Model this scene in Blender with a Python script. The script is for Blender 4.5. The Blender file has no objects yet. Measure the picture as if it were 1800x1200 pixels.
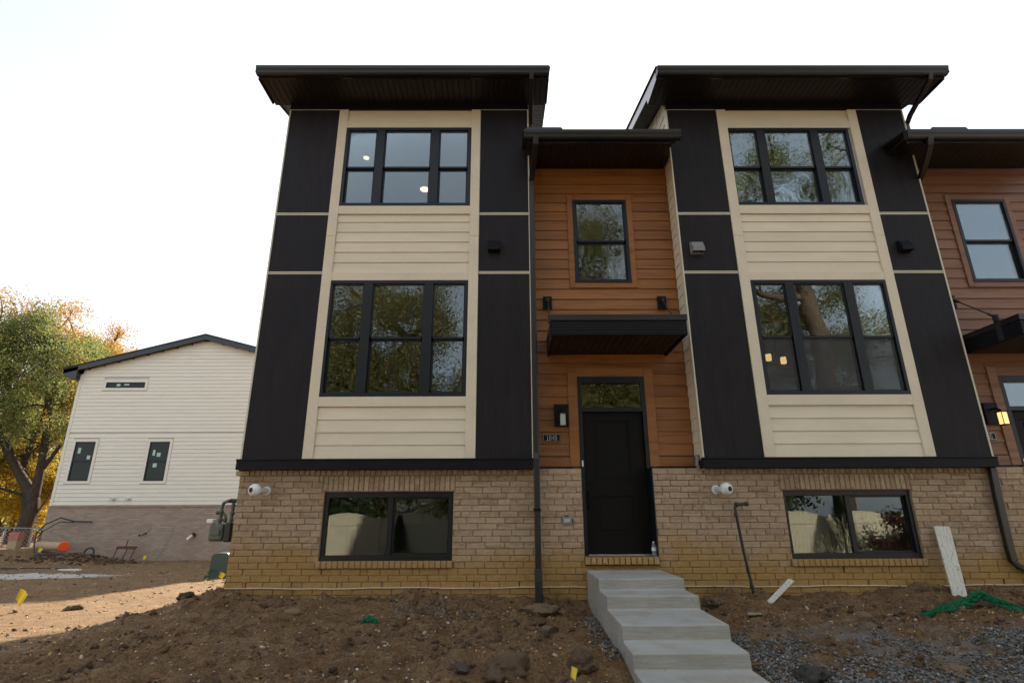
import bpy, math, random
import numpy as np
from mathutils import Vector, Matrix
random.seed(7); np.random.seed(7)
C = bpy.context.scene.collection
SC = bpy.context.scene
Z0 = 1.65
# ---------------------------------------------------------------- camera
cam = bpy.data.objects.new('camera', bpy.data.cameras.new('camera'))
C.objects.link(cam); SC.camera = cam
cam.data.sensor_width = 36; cam.data.lens = 19.243; cam.data.clip_start = .05; cam.data.clip_end = 1500
th, yaw, roll = .30685, .005793, -.004314
f = Vector((math.sin(yaw)*math.cos(th), math.cos(yaw)*math.cos(th), math.sin(th)))
r0 = Vector((math.cos(yaw), -math.sin(yaw), 0)); u0 = r0.cross(f)
r = r0*math.cos(roll)+u0*math.sin(roll); u = -r0*math.sin(roll)+u0*math.cos(roll)
M4 = Matrix((r, u, -f)).transposed().to_4x4(); M4.translation = (0, 0, Z0)
cam.matrix_world = M4
# ---------------------------------------------------------------- world, sun
SUN_EL = math.radians(27.8); SUN_AZ = math.radians(5.7)      # azimuth to the right of +Y
w = bpy.data.worlds.new('World'); SC.world = w; w.use_nodes = True
nt = w.node_tree; bg = nt.nodes['Background']
sky = nt.nodes.new('ShaderNodeTexSky'); sky.sky_type = 'NISHITA'; sky.sun_disc = False
sky.sun_elevation = SUN_EL; sky.sun_rotation = SUN_AZ; sky.air_density = 1.0; sky.dust_density = 2.0; sky.ozone_density = 1.0
geo = nt.nodes.new('ShaderNodeTexCoord')
mp = nt.nodes.new('ShaderNodeMapping'); mp.inputs['Scale'].default_value = (1.2, 1.2, 2.6)
nz = nt.nodes.new('ShaderNodeTexNoise'); nz.inputs['Scale'].default_value = 1.6; nz.inputs['Detail'].default_value = 5; nz.inputs['Roughness'].default_value = .55
nt.links.new(geo.outputs['Generated'], mp.inputs['Vector']); nt.links.new(mp.outputs[0], nz.inputs['Vector'])
rp = nt.nodes.new('ShaderNodeMapRange'); rp.inputs[1].default_value = .35; rp.inputs[2].default_value = .68; rp.inputs[3].default_value = .68; rp.inputs[4].default_value = .92
nt.links.new(nz.outputs['Fac'], rp.inputs[0])
hs = nt.nodes.new('ShaderNodeMix'); hs.data_type = 'RGBA'; hs.inputs[6].default_value = (1.85, 2.13, 2.42, 1); hs.inputs[7].default_value = (2.9, 2.97, 3.06, 1)
nt.links.new(nz.outputs['Fac'], hs.inputs[0])
mx = nt.nodes.new('ShaderNodeMix'); mx.data_type = 'RGBA'
nt.links.new(rp.outputs[0], mx.inputs[0]); nt.links.new(sky.outputs[0], mx.inputs[6]); nt.links.new(hs.outputs[2], mx.inputs[7])
nt.links.new(mx.outputs[2], bg.inputs[0]); bg.inputs[1].default_value = .122
sl = bpy.data.lights.new('sun', 'SUN'); sl.energy = 4.6; sl.angle = math.radians(.9); sl.color = (1, .9, .76)
so = bpy.data.objects.new('sun', sl); C.objects.link(so)
sd = Vector((math.sin(SUN_AZ)*math.cos(SUN_EL), math.cos(SUN_AZ)*math.cos(SUN_EL), math.sin(SUN_EL)))
so.rotation_euler = sd.to_track_quat('Z', 'Y').to_euler(); so.location = sd*60
SC.view_settings.view_transform = 'Standard'; SC.view_settings.look = 'None'
SC.view_settings.gamma = 1; SC.view_settings.use_curve_mapping = False
SC.view_settings.exposure = 1.83
SC.cycles.use_denoising = True
SC.cycles.max_bounces = 8; SC.cycles.transparent_max_bounces = 12

# ---------------------------------------------------------------- materials
class NB:
    def __init__(s, name):
        s.m = bpy.data.materials.new(name); s.m.use_nodes = True; s.t = s.m.node_tree
        s.p = s.t.nodes['Principled BSDF']; s.out = s.t.nodes['Material Output']
    def n(s, ty, **k):
        x = s.t.nodes.new(ty)
        for a, b in k.items(): setattr(x, a, b)
        return x
    def l(s, a, b): s.t.links.new(a, b)
    def set(s, n, i, v):
        if hasattr(v, 'is_output'): s.l(v, n.inputs[i])
        else: n.inputs[i].default_value = v
    def co(s, scale=(1, 1, 1), kind='pos', rot=(0, 0, 0)):
        if kind == 'pos': src = s.n('ShaderNodeNewGeometry').outputs['Position']
        else: src = s.n('ShaderNodeTexCoord').outputs[kind]
        m = s.n('ShaderNodeMapping'); m.inputs['Scale'].default_value = scale; m.inputs['Rotation'].default_value = rot
        s.l(src, m.inputs[0]); return m.outputs[0]
    def noise(s, vec, scale, detail=4, rough=.55, dist=0):
        x = s.n('ShaderNodeTexNoise'); s.l(vec, x.inputs['Vector'])
        x.inputs['Scale'].default_value = scale; x.inputs['Detail'].default_value = detail
        x.inputs['Roughness'].default_value = rough; x.inputs['Distortion'].default_value = dist
        return x.outputs['Fac']
    def mr(s, v, a, b, c, d, smooth=False):
        x = s.n('ShaderNodeMapRange')
        if smooth: x.interpolation_type = 'SMOOTHSTEP'
        s.l(v, x.inputs[0])
        for i, q in enumerate((a, b, c, d)): x.inputs[i+1].default_value = q
        return x.outputs[0]
    def mix(s, fac, a, b, mode='MIX'):
        x = s.n('ShaderNodeMix', data_type='RGBA', blend_type=mode)
        s.set(x, 0, fac); s.set(x, 6, a); s.set(x, 7, b); return x.outputs[2]
    def ramp(s, fac, stops):
        x = s.n('ShaderNodeValToRGB'); s.l(fac, x.inputs[0]); e = x.color_ramp.elements
        while len(e) < len(stops): e.new(.5)
        for q, (p, c) in zip(e, stops): q.position = p; q.color = c4(c)
        return x.outputs[0]
    def math(s, op, a, b=0.0):
        x = s.n('ShaderNodeMath', operation=op); s.set(x, 0, a); s.set(x, 1, b); return x.outputs[0]
    def bump(s, h, strength=.5, dist=.01, prev=None):
        x = s.n('ShaderNodeBump'); s.l(h, x.inputs['Height']); x.inputs['Strength'].default_value = strength; x.inputs['Distance'].default_value = dist
        if prev is not None: s.l(prev, x.inputs['Normal'])
        s.l(x.outputs[0], s.p.inputs['Normal']); return x.outputs[0]
    def base(s, c, rough=.6, metal=0, spec=.5):
        s.set(s.p, 'Base Color', c); s.set(s.p, 'Roughness', rough); s.p.inputs['Metallic'].default_value = metal
        s.p.inputs['Specular IOR Level'].default_value = spec
        return s.m
def c4(c): return (c[0], c[1], c[2], 1)
def vary(name, col, rough=.6, amt=.12, scale=6, stretch=(1, 1, 1), spec=.4, bump=.0, bscale=60, metal=0, objrand=0):
    b = NB(name); v = b.co(stretch)
    n = b.noise(v, scale); n2 = b.noise(v, scale*9, 3)
    k = b.math('ADD', b.mr(n, .3, .7, 1-amt, 1+amt), b.mr(n2, .3, .7, -amt*.5, amt*.5))
    if objrand:
        oi = b.n('ShaderNodeObjectInfo'); k = b.math('MULTIPLY', k, b.mr(oi.outputs['Random'], 0, 1, 1-objrand, 1+objrand))
    x = b.n('ShaderNodeVectorMath', operation='SCALE'); x.inputs[0].default_value = col; b.l(k, x.inputs['Scale'])
    b.base(x.outputs[0], rough, metal, spec)
    if rough > .1: b.l(b.mr(n2, .3, .7, rough*.88, min(1, rough*1.1)), b.p.inputs['Roughness'])
    if bump: b.bump(b.noise(b.co(stretch), bscale, 4), bump, .004)
    return b.m
M = {}
M['cream'] = vary('cream_fiber_cement', (.70, .61, .46), .62, .05, 1.2, (1, 1, 5), bump=.35, bscale=22, objrand=.025)
M['cream2'] = vary('pale_cream_lap_siding', (.78, .72, .60), .62, .04, 1.2, (1, 1, 5))
M['creamtrim'] = vary('cream_trim_paint', (.68, .59, .445), .6, .05, 2, bump=.45, bscale=70)
M['alum'] = vary('cream_reveal_metal', (.60, .55, .42), .4, .05, 3)
M['gap'] = vary('dark_gap', (.03, .025, .02), .8, .05, 3)
M['black'] = vary('black_painted_trim', (.0075, .007, .0095), .5, .15, 3, spec=.15, bump=.1, bscale=30)
M['coil'] = vary('black_coil_metal', (.008, .007, .0075), .2, .15, 3, spec=.6)
M['gutter'] = vary('bronze_black_gutter', (.012, .009, .0085), .36, .12, 2, spec=.5)
M['soffit'] = vary('dark_brown_soffit_metal', (.012, .0078, .0068), .45, .15, 2, objrand=.1)
M['frame'] = vary('black_window_frame', (.006, .0075, .010), .38, .15, 4, spec=.35)
M['doorp'] = vary('black_door_paint', (.0045, .004, .0036), .5, .15, 8, (1, 1, .15), bump=.15, bscale=50, spec=.15)
M['roof'] = vary('black_shingles', (.03, .028, .027), .9, .3, 12, bump=.6, bscale=90)
M['white'] = vary('white_plastic', (.72, .71, .68), .4, .05, 5)
M['greyp'] = vary('grey_plastic', (.22, .21, .20), .5, .06, 5)
M['steel'] = vary('brushed_steel', (.45, .44, .42), .35, .08, 20, metal=1)
M['iron'] = vary('black_iron_pipe', (.022, .021, .021), .45, .25, 12, bump=.2)
M['wall'] = vary('interior_drywall', (.60, .585, .55), .8, .03, 2)
M['intfloor'] = vary('interior_floor', (.16, .11, .07), .5, .1, 3)
M['shingleroof'] = M['roof']
M['green'] = vary('utility_green_paint', (.055, .085, .06), .45, .1, 5)
M['meter'] = vary('grey_green_meter_paint', (.085, .095, .08), .38, .12, 6)
M['flag'] = vary('yellow_plastic_flag', (.75, .55, .015), .5, .06, 8)
M['orange'] = vary('orange_plastic', (.85, .10, .015), .5, .08, 8)
M['cable'] = vary('black_cable_jacket', (.02, .024, .03), .45, .2, 8)
M['rust'] = vary('rusty_steel', (.10, .035, .02), .8, .35, 18, bump=.3)
M['pink'] = vary('faded_pink_board', (.45, .17, .13), .8, .1, 8, (1, 1, 4))
M['tan'] = vary('tan_wood', (.42, .30, .18), .8, .15, 8, (1, 1, 4))
M['fencevinyl'] = vary('beige_vinyl', (.58, .52, .38), .5, .04, 1.2)
M['galv'] = vary('galvanised_wire', (.35, .35, .34), .45, .1, 9, metal=.6)
M['shedroof'] = vary('dark_shed_roof', (.035, .03, .026), .9, .2, 4)
M['redp'] = vary('dark_red_paint', (.22, .02, .02), .6, .15, 4)
M['netting'] = vary('green_netting', (.008, .16, .065), .6, .3, 30)

def m_panel():
    b = NB('charcoal_wood_grain_panel')
    n = b.noise(b.co((1, 1, .12)), 5, 5, .6); n2 = b.noise(b.co((1, 1, .04)), 45, 3); n3 = b.noise(b.co((1, 1, 1)), 1.3, 3)
    c = b.mix(b.mr(n, .3, .7, 0, 1), (.012, .010, .012, 1), (.031, .026, .028, 1))
    c = b.mix(b.mr(n2, .35, .65, 0, .6), c, (.0095, .0075, .009, 1))
    c = b.mix(b.mr(n3, .4, .7, 0, .35), c, (.023, .0185, .0175, 1))
    oi = b.n('ShaderNodeObjectInfo')
    c = b.mix(b.mr(oi.outputs['Random'], 0, 1, 0, .25), c, (.011, .0105, .0145, 1))
    b.base(c, .5, 0, .16); b.l(b.mr(n, .3, .7, .45, .65), b.p.inputs['Roughness'])
    b.bump(b.noise(b.co((1, 1, .06)), 60, 3), .25, .003); return b.m
M['panel'] = m_panel()
def m_wood(name, dark, mid, light):
    b = NB(name); oi = b.n('ShaderNodeObjectInfo')
    off = b.n('ShaderNodeCombineXYZ'); b.l(b.math('MULTIPLY', oi.outputs['Random'], 37.0), off.inputs[0]); b.l(b.math('MULTIPLY', oi.outputs['Random'], 91.0), off.inputs[2])
    add = b.n('ShaderNodeVectorMath', operation='ADD'); b.l(b.co((.35, 1, 5)), add.inputs[0]); b.l(off.outputs[0], add.inputs[1])
    n = b.noise(add.outputs[0], 2.6, 5, .6, .5)
    add2 = b.n('ShaderNodeVectorMath', operation='ADD'); b.l(b.co((1, 1, 22)), add2.inputs[0]); b.l(off.outputs[0], add2.inputs[1])
    n2 = b.noise(add2.outputs[0], 5, 4, .6, .3)
    c = b.ramp(n, [(.28, dark), (.5, mid), (.75, light)])
    c = b.mix(b.mr(n2, .4, .62, 0, .35), c, c4(dark))
    hs = b.n('ShaderNodeHueSaturation'); b.l(c, hs.inputs['Color']); b.l(b.mr(oi.outputs['Random'], 0, 1, .90, 1.10), hs.inputs['Value'])
    b.base(hs.outputs[0], .5, 0, .35); b.bump(n2, .25, .003); return b.m
M['wood1'] = m_wood('orange_brown_wood_look_siding', (.17, .062, .019), (.285, .110, .029), (.34, .142, .040))
M['wood2'] = m_wood('muted_red_brown_wood_look_siding', (.15, .066, .036), (.245, .115, .062), (.285, .142, .078))
def m_brick(name, far=False):
    b = NB(name); oi = b.n('ShaderNodeObjectInfo')
    pos = b.n('ShaderNodeNewGeometry').outputs['Position']
    sep = b.n('ShaderNodeSeparateXYZ'); b.l(pos, sep.inputs[0])
    if far:
        comb = b.n('ShaderNodeCombineXYZ'); b.l(sep.outputs[0], comb.inputs[0]); b.l(sep.outputs[2], comb.inputs[1])
        bt = b.n('ShaderNodeTexBrick'); b.l(comb.outputs[0], bt.inputs['Vector'])
        for k, v in dict(Scale=1, **{'Mortar Size': .006, 'Brick Width': .27, 'Row Height': .083, 'Bias': 0}).items(): bt.inputs[k].default_value = v
        bt.inputs['Color1'].default_value = (.45, .35, .26, 1); bt.inputs['Color2'].default_value = (.32, .24, .175, 1); bt.inputs['Mortar'].default_value = (.2, .16, .13, 1)
        n = b.noise(b.co((1, 1, 3)), 7, 4)
        n2 = b.noise(b.co(), .6, 3)
        c = b.mix(b.mr(n, .35, .7, 0, .6), bt.outputs['Color'], (.36, .27, .23, 1))
        c = b.mix(b.mr(n2, .4, .65, 0, .3), c, (.30, .21, .17, 1))
        b.base(c, .85, 0, .2)
        b.bump(b.math('SUBTRACT', 1.0, bt.outputs['Fac']), .7, .01); return b.m
    # per-brick random also for bricks that share a mesh: snap position to the course grid
    sn = b.n('ShaderNodeVectorMath', operation='SNAP'); b.l(pos, sn.inputs[0]); sn.inputs[1].default_value = (.55, 5, .083)
    wn = b.n('ShaderNodeTexWhiteNoise'); b.l(sn.outputs[0], wn.inputs[0])
    rnd = b.math('FRACT', b.math('ADD', b.math('MULTIPLY', oi.outputs['Random'], 7.3), b.math('MULTIPLY', wn.outputs[0], .35)))
    c = b.ramp(rnd, [(0, (.27, .175, .105)), (.3, (.35, .24, .148)), (.6, (.39, .275, .172)), (.85, (.43, .315, .205)), (1, (.34, .20, .12))])
    n = b.noise(b.co((1, 1, 1.6)), 16, 5, .7); n2 = b.noise(b.co((1, 1, .6)), 38, 4, .6)
    c = b.mix(b.mr(n, .42, .62, 0, .55), c, (.46, .36, .265, 1))
    c = b.mix(b.mr(n2, .57, .70, 0, .5), c, (.15, .095, .065, 1))
    # dried yellow mud splashed over the lowest courses
    nw = b.noise(b.co((1, 1, 1)), 1.4, 4, .6)
    h = b.math('ADD', sep.outputs[2], b.mr(nw, .3, .7, -.22, .22))
    stain = b.mr(h, .90, 1.42, .95, 0, True)
    mud = b.mix(b.mr(n, .3, .7, 0, 1), (.31, .180, .060, 1), (.38, .24, .09, 1))
    c = b.mix(stain, c, mud)
    mud2 = b.mr(h, .45, .68, .55, 0, True); c = b.mix(mud2, c, (.17, .105, .045, 1))
    b.base(c, .88, 0, .2)
    b.bump(b.noise(b.co((1, 1, 1.5)), 42, 5, .7), .9, .009); return b.m
M['brick'] = m_brick('tumbled_tan_brick'); M['brickfar'] = m_brick('pink_brown_brick', True)
def m_mortar():
    b = NB('tan_mortar'); sep = b.n('ShaderNodeSeparateXYZ'); b.l(b.n('ShaderNodeNewGeometry').outputs[0], sep.inputs[0])
    n = b.noise(b.co(), 12, 4); c = b.mix(b.mr(n, .3, .7, 0, 1), (.20, .145, .10, 1), (.28, .21, .15, 1))
    c = b.mix(b.mr(sep.outputs[2], 1.0, 1.35, .9, 0, True), c, (.26, .165, .06, 1))
    b.base(c, .95, 0, .1); b.bump(b.noise(b.co(), 90, 3), .6, .004); return b.m
M['mortar'] = m_mortar()
def m_glass(name, wav=0.0, refl=1.0, tint=(.78, .82, .80), sc=3.2):
    b = NB(name); b.t.nodes.remove(b.p)
    tr = b.n('ShaderNodeBsdfTransparent'); tr.inputs[0].default_value = c4(tint)
    gl = b.n('ShaderNodeBsdfGlossy'); gl.inputs['Roughness'].default_value = .004; gl.inputs[0].default_value = (.93, .97, 1, 1)
    fr = b.n('ShaderNodeFresnel'); fr.inputs[0].default_value = 1.52
    ms = b.n('ShaderNodeMixShader')
    b.l(b.math('MINIMUM', b.math('MULTIPLY', fr.outputs[0], 2.0*refl), .9), ms.inputs[0]); b.l(tr.outputs[0], ms.inputs[1]); b.l(gl.outputs[0], ms.inputs[2])
    b.l(ms.outputs[0], b.out.inputs[0])
    if wav:
        n = b.noise(b.co((1, 1, .8)), sc, 2, .4, .8)
        x = b.n('ShaderNodeBump'); x.inputs['Strength'].default_value = 1; x.inputs['Distance'].default_value = wav
        b.l(n, x.inputs['Height']); b.l(x.outputs[0], gl.inputs['Normal'])
    return b.m
M['glass'] = m_glass('clear_window_glass', .0004)
M['glasswavy'] = m_glass('rippled_window_glass', .0021, sc=4.5)
M['glassbase'] = m_glass('basement_window_glass', .00015, .6)
M['glassmid'] = m_glass('slightly_rippled_window_glass', .0006)
def m_screen():
    b = NB('insect_screen_mesh'); b.t.nodes.remove(b.p)
    tr = b.n('ShaderNodeBsdfTransparent'); df = b.n('ShaderNodeBsdfDiffuse'); df.inputs[0].default_value = (.10, .10, .10, 1)
    ms = b.n('ShaderNodeMixShader'); ms.inputs[0].default_value = .35
    b.l(tr.outputs[0], ms.inputs[1]); b.l(df.outputs[0], ms.inputs[2]); b.l(ms.outputs[0], b.out.inputs[0]); return b.m
M['screen'] = m_screen()
def m_farglass():
    b = NB('dark_far_glass'); n = b.noise(b.co(), 1.1, 3)
    b.base((.012, .016, .010, 1), .06, 0, .30); b.bump(n, .2, .01); return b.m
M['farglass'] = m_farglass()
def m_emit(name, col, st):
    b = NB(name); b.base(c4(col), .4); b.p.inputs['Emission Color'].default_value = c4(col); b.p.inputs['Emission Strength'].default_value = st; return b.m
M['bulb'] = m_emit('lit_warm_diffuser', (1, .74, .42), .9)
M['candle'] = m_emit('lit_candle_glass', (1, .60, .28), .9)
M['lantern'] = m_emit('lit_lantern_glass', (1, .55, .20), .42)
M['frost'] = vary('unlit_frosted_glass', (.42, .42, .40), .35, .05, 10)
M['sticker'] = vary('pale_green_sticker', (.45, .60, .50), .6, .06, 10)
def m_concrete():
    b = NB('fresh_concrete')
    n = b.noise(b.co(), 2.2, 5, .6); n2 = b.noise(b.co((.5, 1, 9)), 9, 4, .6); n3 = b.noise(b.co(), 160, 2)
    c = b.mix(b.mr(n, .3, .7, 0, 1), (.30, .292, .265, 1), (.39, .38, .35, 1))
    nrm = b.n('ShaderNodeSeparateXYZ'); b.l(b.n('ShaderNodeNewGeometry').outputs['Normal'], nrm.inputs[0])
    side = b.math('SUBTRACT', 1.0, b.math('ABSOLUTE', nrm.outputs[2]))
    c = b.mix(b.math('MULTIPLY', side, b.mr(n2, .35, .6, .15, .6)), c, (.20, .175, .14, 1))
    n4 = b.noise(b.co((1, 1, .6)), 3.1, 4); c = b.mix(b.mr(n4, .52, .66, 0, .55), c, (.27, .225, .17, 1)); n5 = b.noise(b.co(), 9, 5, .7, 1); c = b.mix(b.mr(n5, .60, .70, 0, .6), c, (.20, .145, .095, 1))
    c = b.mix(b.mr(n3, .66, .72, 0, .6), c, (.12, .11, .10, 1))
    b.base(c, .85, 0, .25)
    b.bump(b.math('ADD', b.mr(n2, 0, 1, 0, .7), b.mr(n3, 0, 1, 0, .4)), .35, .004); return b.m
M['concrete'] = m_concrete()
def m_board():
    b = NB('scratched_white_board'); n = b.noise(b.co(), 9, 4, .6, 1.5)
    mu = b.n('ShaderNodeTexWave'); b.l(b.co(), mu.inputs[0]); mu.inputs['Scale'].default_value = 6; mu.inputs['Distortion'].default_value = 14; mu.inputs['Detail'].default_value = 3
    c = b.mix(b.mr(mu.outputs['Fac'], .0, .08, .55, 0), (.58, .56, .48, 1), (.14, .12, .10, 1))
    c = b.mix(b.mr(n, .5, .7, 0, .35), c, (.42, .39, .30, 1)); b.base(c, .6); return b.m
M['board'] = m_board()
def m_ground():
    b = NB('bare_dirt')
    sep = b.n('ShaderNodeSeparateXYZ'); b.l(b.n('ShaderNodeNewGeometry').outputs[0], sep.inputs[0])
    n1 = b.noise(b.co(), .8, 6, .6, .4); n2 = b.noise(b.co(), 4.5, 6, .65); n3 = b.noise(b.co(), 30, 5, .7); n4 = b.noise(b.co((1, .35, 1)), 2.0, 4)
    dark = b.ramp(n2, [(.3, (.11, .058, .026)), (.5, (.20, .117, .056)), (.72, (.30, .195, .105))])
    sunlit_clay = b.ramp(n2, [(.3, (.15, .088, .042)), (.5, (.25, .155, .077)), (.72, (.35, .235, .13))])
    # clay at left, some sunlight put into its colour; dark topsoil against the house
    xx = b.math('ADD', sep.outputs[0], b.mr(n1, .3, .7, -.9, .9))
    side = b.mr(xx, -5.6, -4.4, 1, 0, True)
    c = b.mix(side, dark, sunlit_clay)
    clay = b.mr(n1, .46, .62, 0, .5); c = b.mix(clay, c, (.24, .135, .058, 1))
    c = b.mix(b.mr(n4, .5, .68, 0, .4), c, (.14, .088, .054, 1))
    c = b.mix(b.mr(n3, .38, .52, .65, 0), c, (.07, .043, .027, 1))
    c = b.mix(b.mr(n3, .6, .75, 0, .45), c, (.36, .28, .20, 1))
    n6 = b.noise(b.co(), 75, 4, .75); c = b.mix(b.mr(n6, .50, .40, 0, .6), c, (.060, .036, .022, 1)); c = b.mix(b.mr(n6, .58, .66, 0, .4), c, (.33, .25, .17, 1))
    # strip of spilt white lime
    u1 = b.math('ADD', b.math('MULTIPLY', sep.outputs[0], 1.0), 14.6); v1 = b.math('SUBTRACT', sep.outputs[1], 17.2)
    v1 = b.math('ADD', v1, b.mr(n1, .3, .7, -.5, .5))
    rr = b.math('ADD', b.math('POWER', b.math('DIVIDE', u1, 3.6), 2.0), b.math('POWER', b.math('DIVIDE', v1, 1.0), 2.0))
    rr = b.math('ADD', rr, b.mr(n2, .3, .7, -.45, .45))
    c = b.mix(b.mr(rr, .5, 1.1, .85, 0, True), c, (.50, .48, .44, 1))
    # grey stone dust, right of the steps
    g1 = b.mr(b.math('ADD', sep.outputs[0], b.mr(n2, .3, .7, -.6, .6)), 2.0, 2.6, 0, 1)
    g2 = b.mr(b.math('ADD', sep.outputs[1], b.mr(n1, .3, .7, -.5, .5)), 7.0, 6.3, 0, 1)
    nb = b.noise(b.co(), 1.6, 4)
    g = b.math('MULTIPLY', b.math('MULTIPLY', g1, g2), b.mr(nb, .42, .54, 0, .6))
    c = b.mix(g, c, (.19, .18, .17, 1))
    b.base(c, .95, 0, .12)
    h = b.math('ADD', b.math('MULTIPLY', n3, .8), b.math('MULTIPLY', b.noise(b.co(), 110, 3), .35))
    b.bump(h, 1.0, .03); return b.m
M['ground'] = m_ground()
def m_attr(name, rough=.9, trans=0.0, bumpy=False):
    b = NB(name); a = b.n('ShaderNodeVertexColor'); a.layer_name = 'Col'
    c = a.outputs[0]
    if bumpy:
        n = b.noise(b.co(), 45, 5, .7); c = b.mix(b.mr(n, .3, .7, 0, .5), c, b.mix(.5, c, (.03, .02, .015, 1)))
        n7 = b.noise(b.co(), 28, 6, .8); b.bump(n7, 1.0, .05)
    b.base(c, rough, 0, .25)
    if trans:
        tl = b.n('ShaderNodeBsdfTranslucent'); b.l(c, tl.inputs[0])
        ms = b.n('ShaderNodeMixShader'); ms.inputs[0].default_value = trans
        b.l(b.p.outputs[0], ms.inputs[1]); b.l(tl.outputs[0], ms.inputs[2]); b.l(ms.outputs[0], b.out.inputs[0])
    return b.m
M['clod'] = m_attr('earth_clods', .95, 0, True); M['stone'] = m_attr('crushed_stone', .85); M['litter'] = m_attr('leaf_litter', .8); M['leaf'] = m_attr('tree_leaves', .7, .42)
def m_bark():
    b = NB('grey_brown_bark'); n = b.noise(b.co((1, 1, .18)), 14, 5, .7, 1)
    b.base(b.ramp(n, [(.3, (.035, .025, .020)), (.55, (.085, .064, .050)), (.75, (.15, .12, .095))]), .95, 0, .1); b.bump(n, .9, .04); return b.m
M['bark'] = m_bark()

# ---------------------------------------------------------------- mesh helpers
WL = {}
def wloc(o): return WL.get(o.name, Vector((0, 0, 0))) if o else Vector((0, 0, 0))
def props(o, label=None, cat=None, group=None, kind=None):
    if label: o['label'] = label
    if cat: o['category'] = cat
    if group: o['group'] = group
    if kind: o['kind'] = kind
    return o
def empty(name, loc, label, cat, group=None):
    o = bpy.data.objects.new(name, None); C.objects.link(o); o.location = loc; WL[o.name] = Vector(loc)
    o.empty_display_size = .2
    return props(o, label, cat, group)
class MB:
    def __init__(s): s.v = []; s.f = []
    def add(s, vs, fs):
        k = len(s.v); s.v += [tuple(q) for q in vs]; s.f += [tuple(i+k for i in q) for q in fs]; return s
    def box(s, x0, x1, y0, y1, z0, z1):
        return s.hexa([(x0, y0, z0), (x1, y0, z0), (x1, y1, z0), (x0, y1, z0), (x0, y0, z1), (x1, y0, z1), (x1, y1, z1), (x0, y1, z1)])
    def hexa(s, p): return s.add(p, [(0, 3, 2, 1), (4, 5, 6, 7), (0, 1, 5, 4), (1, 2, 6, 5), (2, 3, 7, 6), (3, 0, 4, 7)])
    def prism_x(s, x0, x1, prof):   # prof list of (y,z)
        n = len(prof); vs = [(x0, y, z) for y, z in prof]+[(x1, y, z) for y, z in prof]
        return s.add(vs, [tuple(range(n))[::-1], tuple(range(n, 2*n))]+[(i, (i+1) % n, n+(i+1) % n, n+i) for i in range(n)])
    def prism_y(s, y0, y1, prof):   # prof list of (x,z)
        n = len(prof); vs = [(x, y0, z) for x, z in prof]+[(x, y1, z) for x, z in prof]
        return s.add(vs, [tuple(range(n)), tuple(range(n, 2*n))[::-1]]+[(i, n+i, n+(i+1) % n, (i+1) % n) for i in range(n)])
    def tube(s, pts, rad, n=10, caps=True):
        pts = [Vector(p) for p in pts]; rs = rad if isinstance(rad, (list, tuple)) else [rad]*len(pts)
        k = len(s.v); prev = None
        for i, p in enumerate(pts):
            t = (pts[min(i+1, len(pts)-1)]-pts[max(i-1, 0)]).normalized()
            if prev is None:
                a = Vector((0, 0, 1)) if abs(t.z) < .9 else Vector((1, 0, 0)); prev = t.cross(a).normalized()
            q = (prev-t*prev.dot(t)).normalized(); prev = q; w_ = t.cross(q)
            for j in range(n):
                an = 2*math.pi*(j+.5)/n; s.v.append(tuple(p+(q*math.cos(an)+w_*math.sin(an))*rs[i]))
        for i in range(len(pts)-1):
            for j in range(n):
                s.f.append((k+i*n+j, k+i*n+(j+1) % n, k+(i+1)*n+(j+1) % n, k+(i+1)*n+j))
        if caps:
            s.f.append(tuple(k+j for j in range(n))[::-1]); s.f.append(tuple(k+(len(pts)-1)*n+j for j in range(n)))
        return s
    def lathe(s, c, axis, prof, n=20):      # prof (dist along axis, radius)
        axis = Vector(axis).normalized(); return s.tube([Vector(c)+axis*d for d, _ in prof], [max(rr, .0005) for _, rr in prof], n)
    def rect(s, pts, w_, d_):               # rectangular tube along pts in the yz-plane
        pts = [Vector(p) for p in pts]; k = len(s.v)
        for i, p in enumerate(pts):
            t = (pts[min(i+1, len(pts)-1)]-pts[max(i-1, 0)]).normalized(); sx = Vector((1, 0, 0)) if abs(t.x) < .7 else Vector((0, 1, 0)); sx = (sx-t*sx.dot(t)).normalized(); q = t.cross(sx)
            for a, b_ in ((-1, -1), (1, -1), (1, 1), (-1, 1)): s.v.append(tuple(p+sx*a*w_/2+q*b_*d_/2))
        for i in range(len(pts)-1):
            for j in range(4): s.f.append((k+i*4+j, k+i*4+(j+1) % 4, k+i*4+4+(j+1) % 4, k+i*4+4+j))
        e = k+len(pts)*4-4; s.f += [(k+3, k+2, k+1, k), (e, e+1, e+2, e+3)]; return s
    def mesh(s, name, mat, smooth=False, fix=True):
        me = bpy.data.meshes.new(name); me.from_pydata(s.v, [], s.f)
        if fix:
            import bmesh
            bm = bmesh.new(); bm.from_mesh(me); bmesh.ops.recalc_face_normals(bm, faces=bm.faces); bm.to_mesh(me); bm.free()
        me.materials.append(mat)
        if smooth: me.polygons.foreach_set('use_smooth', [True]*len(me.polygons))
        return me
    def build(s, name, mat, parent=None, smooth=False, bevel=0, **k):
        vv = np.array(s.v); c = (vv.min(0)+vv.max(0))/2
        if parent is None: c[2] = vv[:, 2].min()
        s.v = [tuple(q) for q in (vv-c)]
        o = bpy.data.objects.new(name, s.mesh(name, mat, smooth)); C.objects.link(o)
        c = Vector(c); WL[o.name] = c; o.parent = parent; o.location = c-wloc(parent)
        if bevel:
            md = o.modifiers.new('bevel', 'BEVEL'); md.width = bevel; md.segments = 2; md.limit_method = 'ANGLE'
        return props(o, **k)
def box(name, mat, parent, x0, x1, y0, y1, z0, z1, bevel=0, **k): return MB().box(x0, x1, y0, y1, z0, z1).build(name, mat, parent, bevel=bevel, **k)
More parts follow.
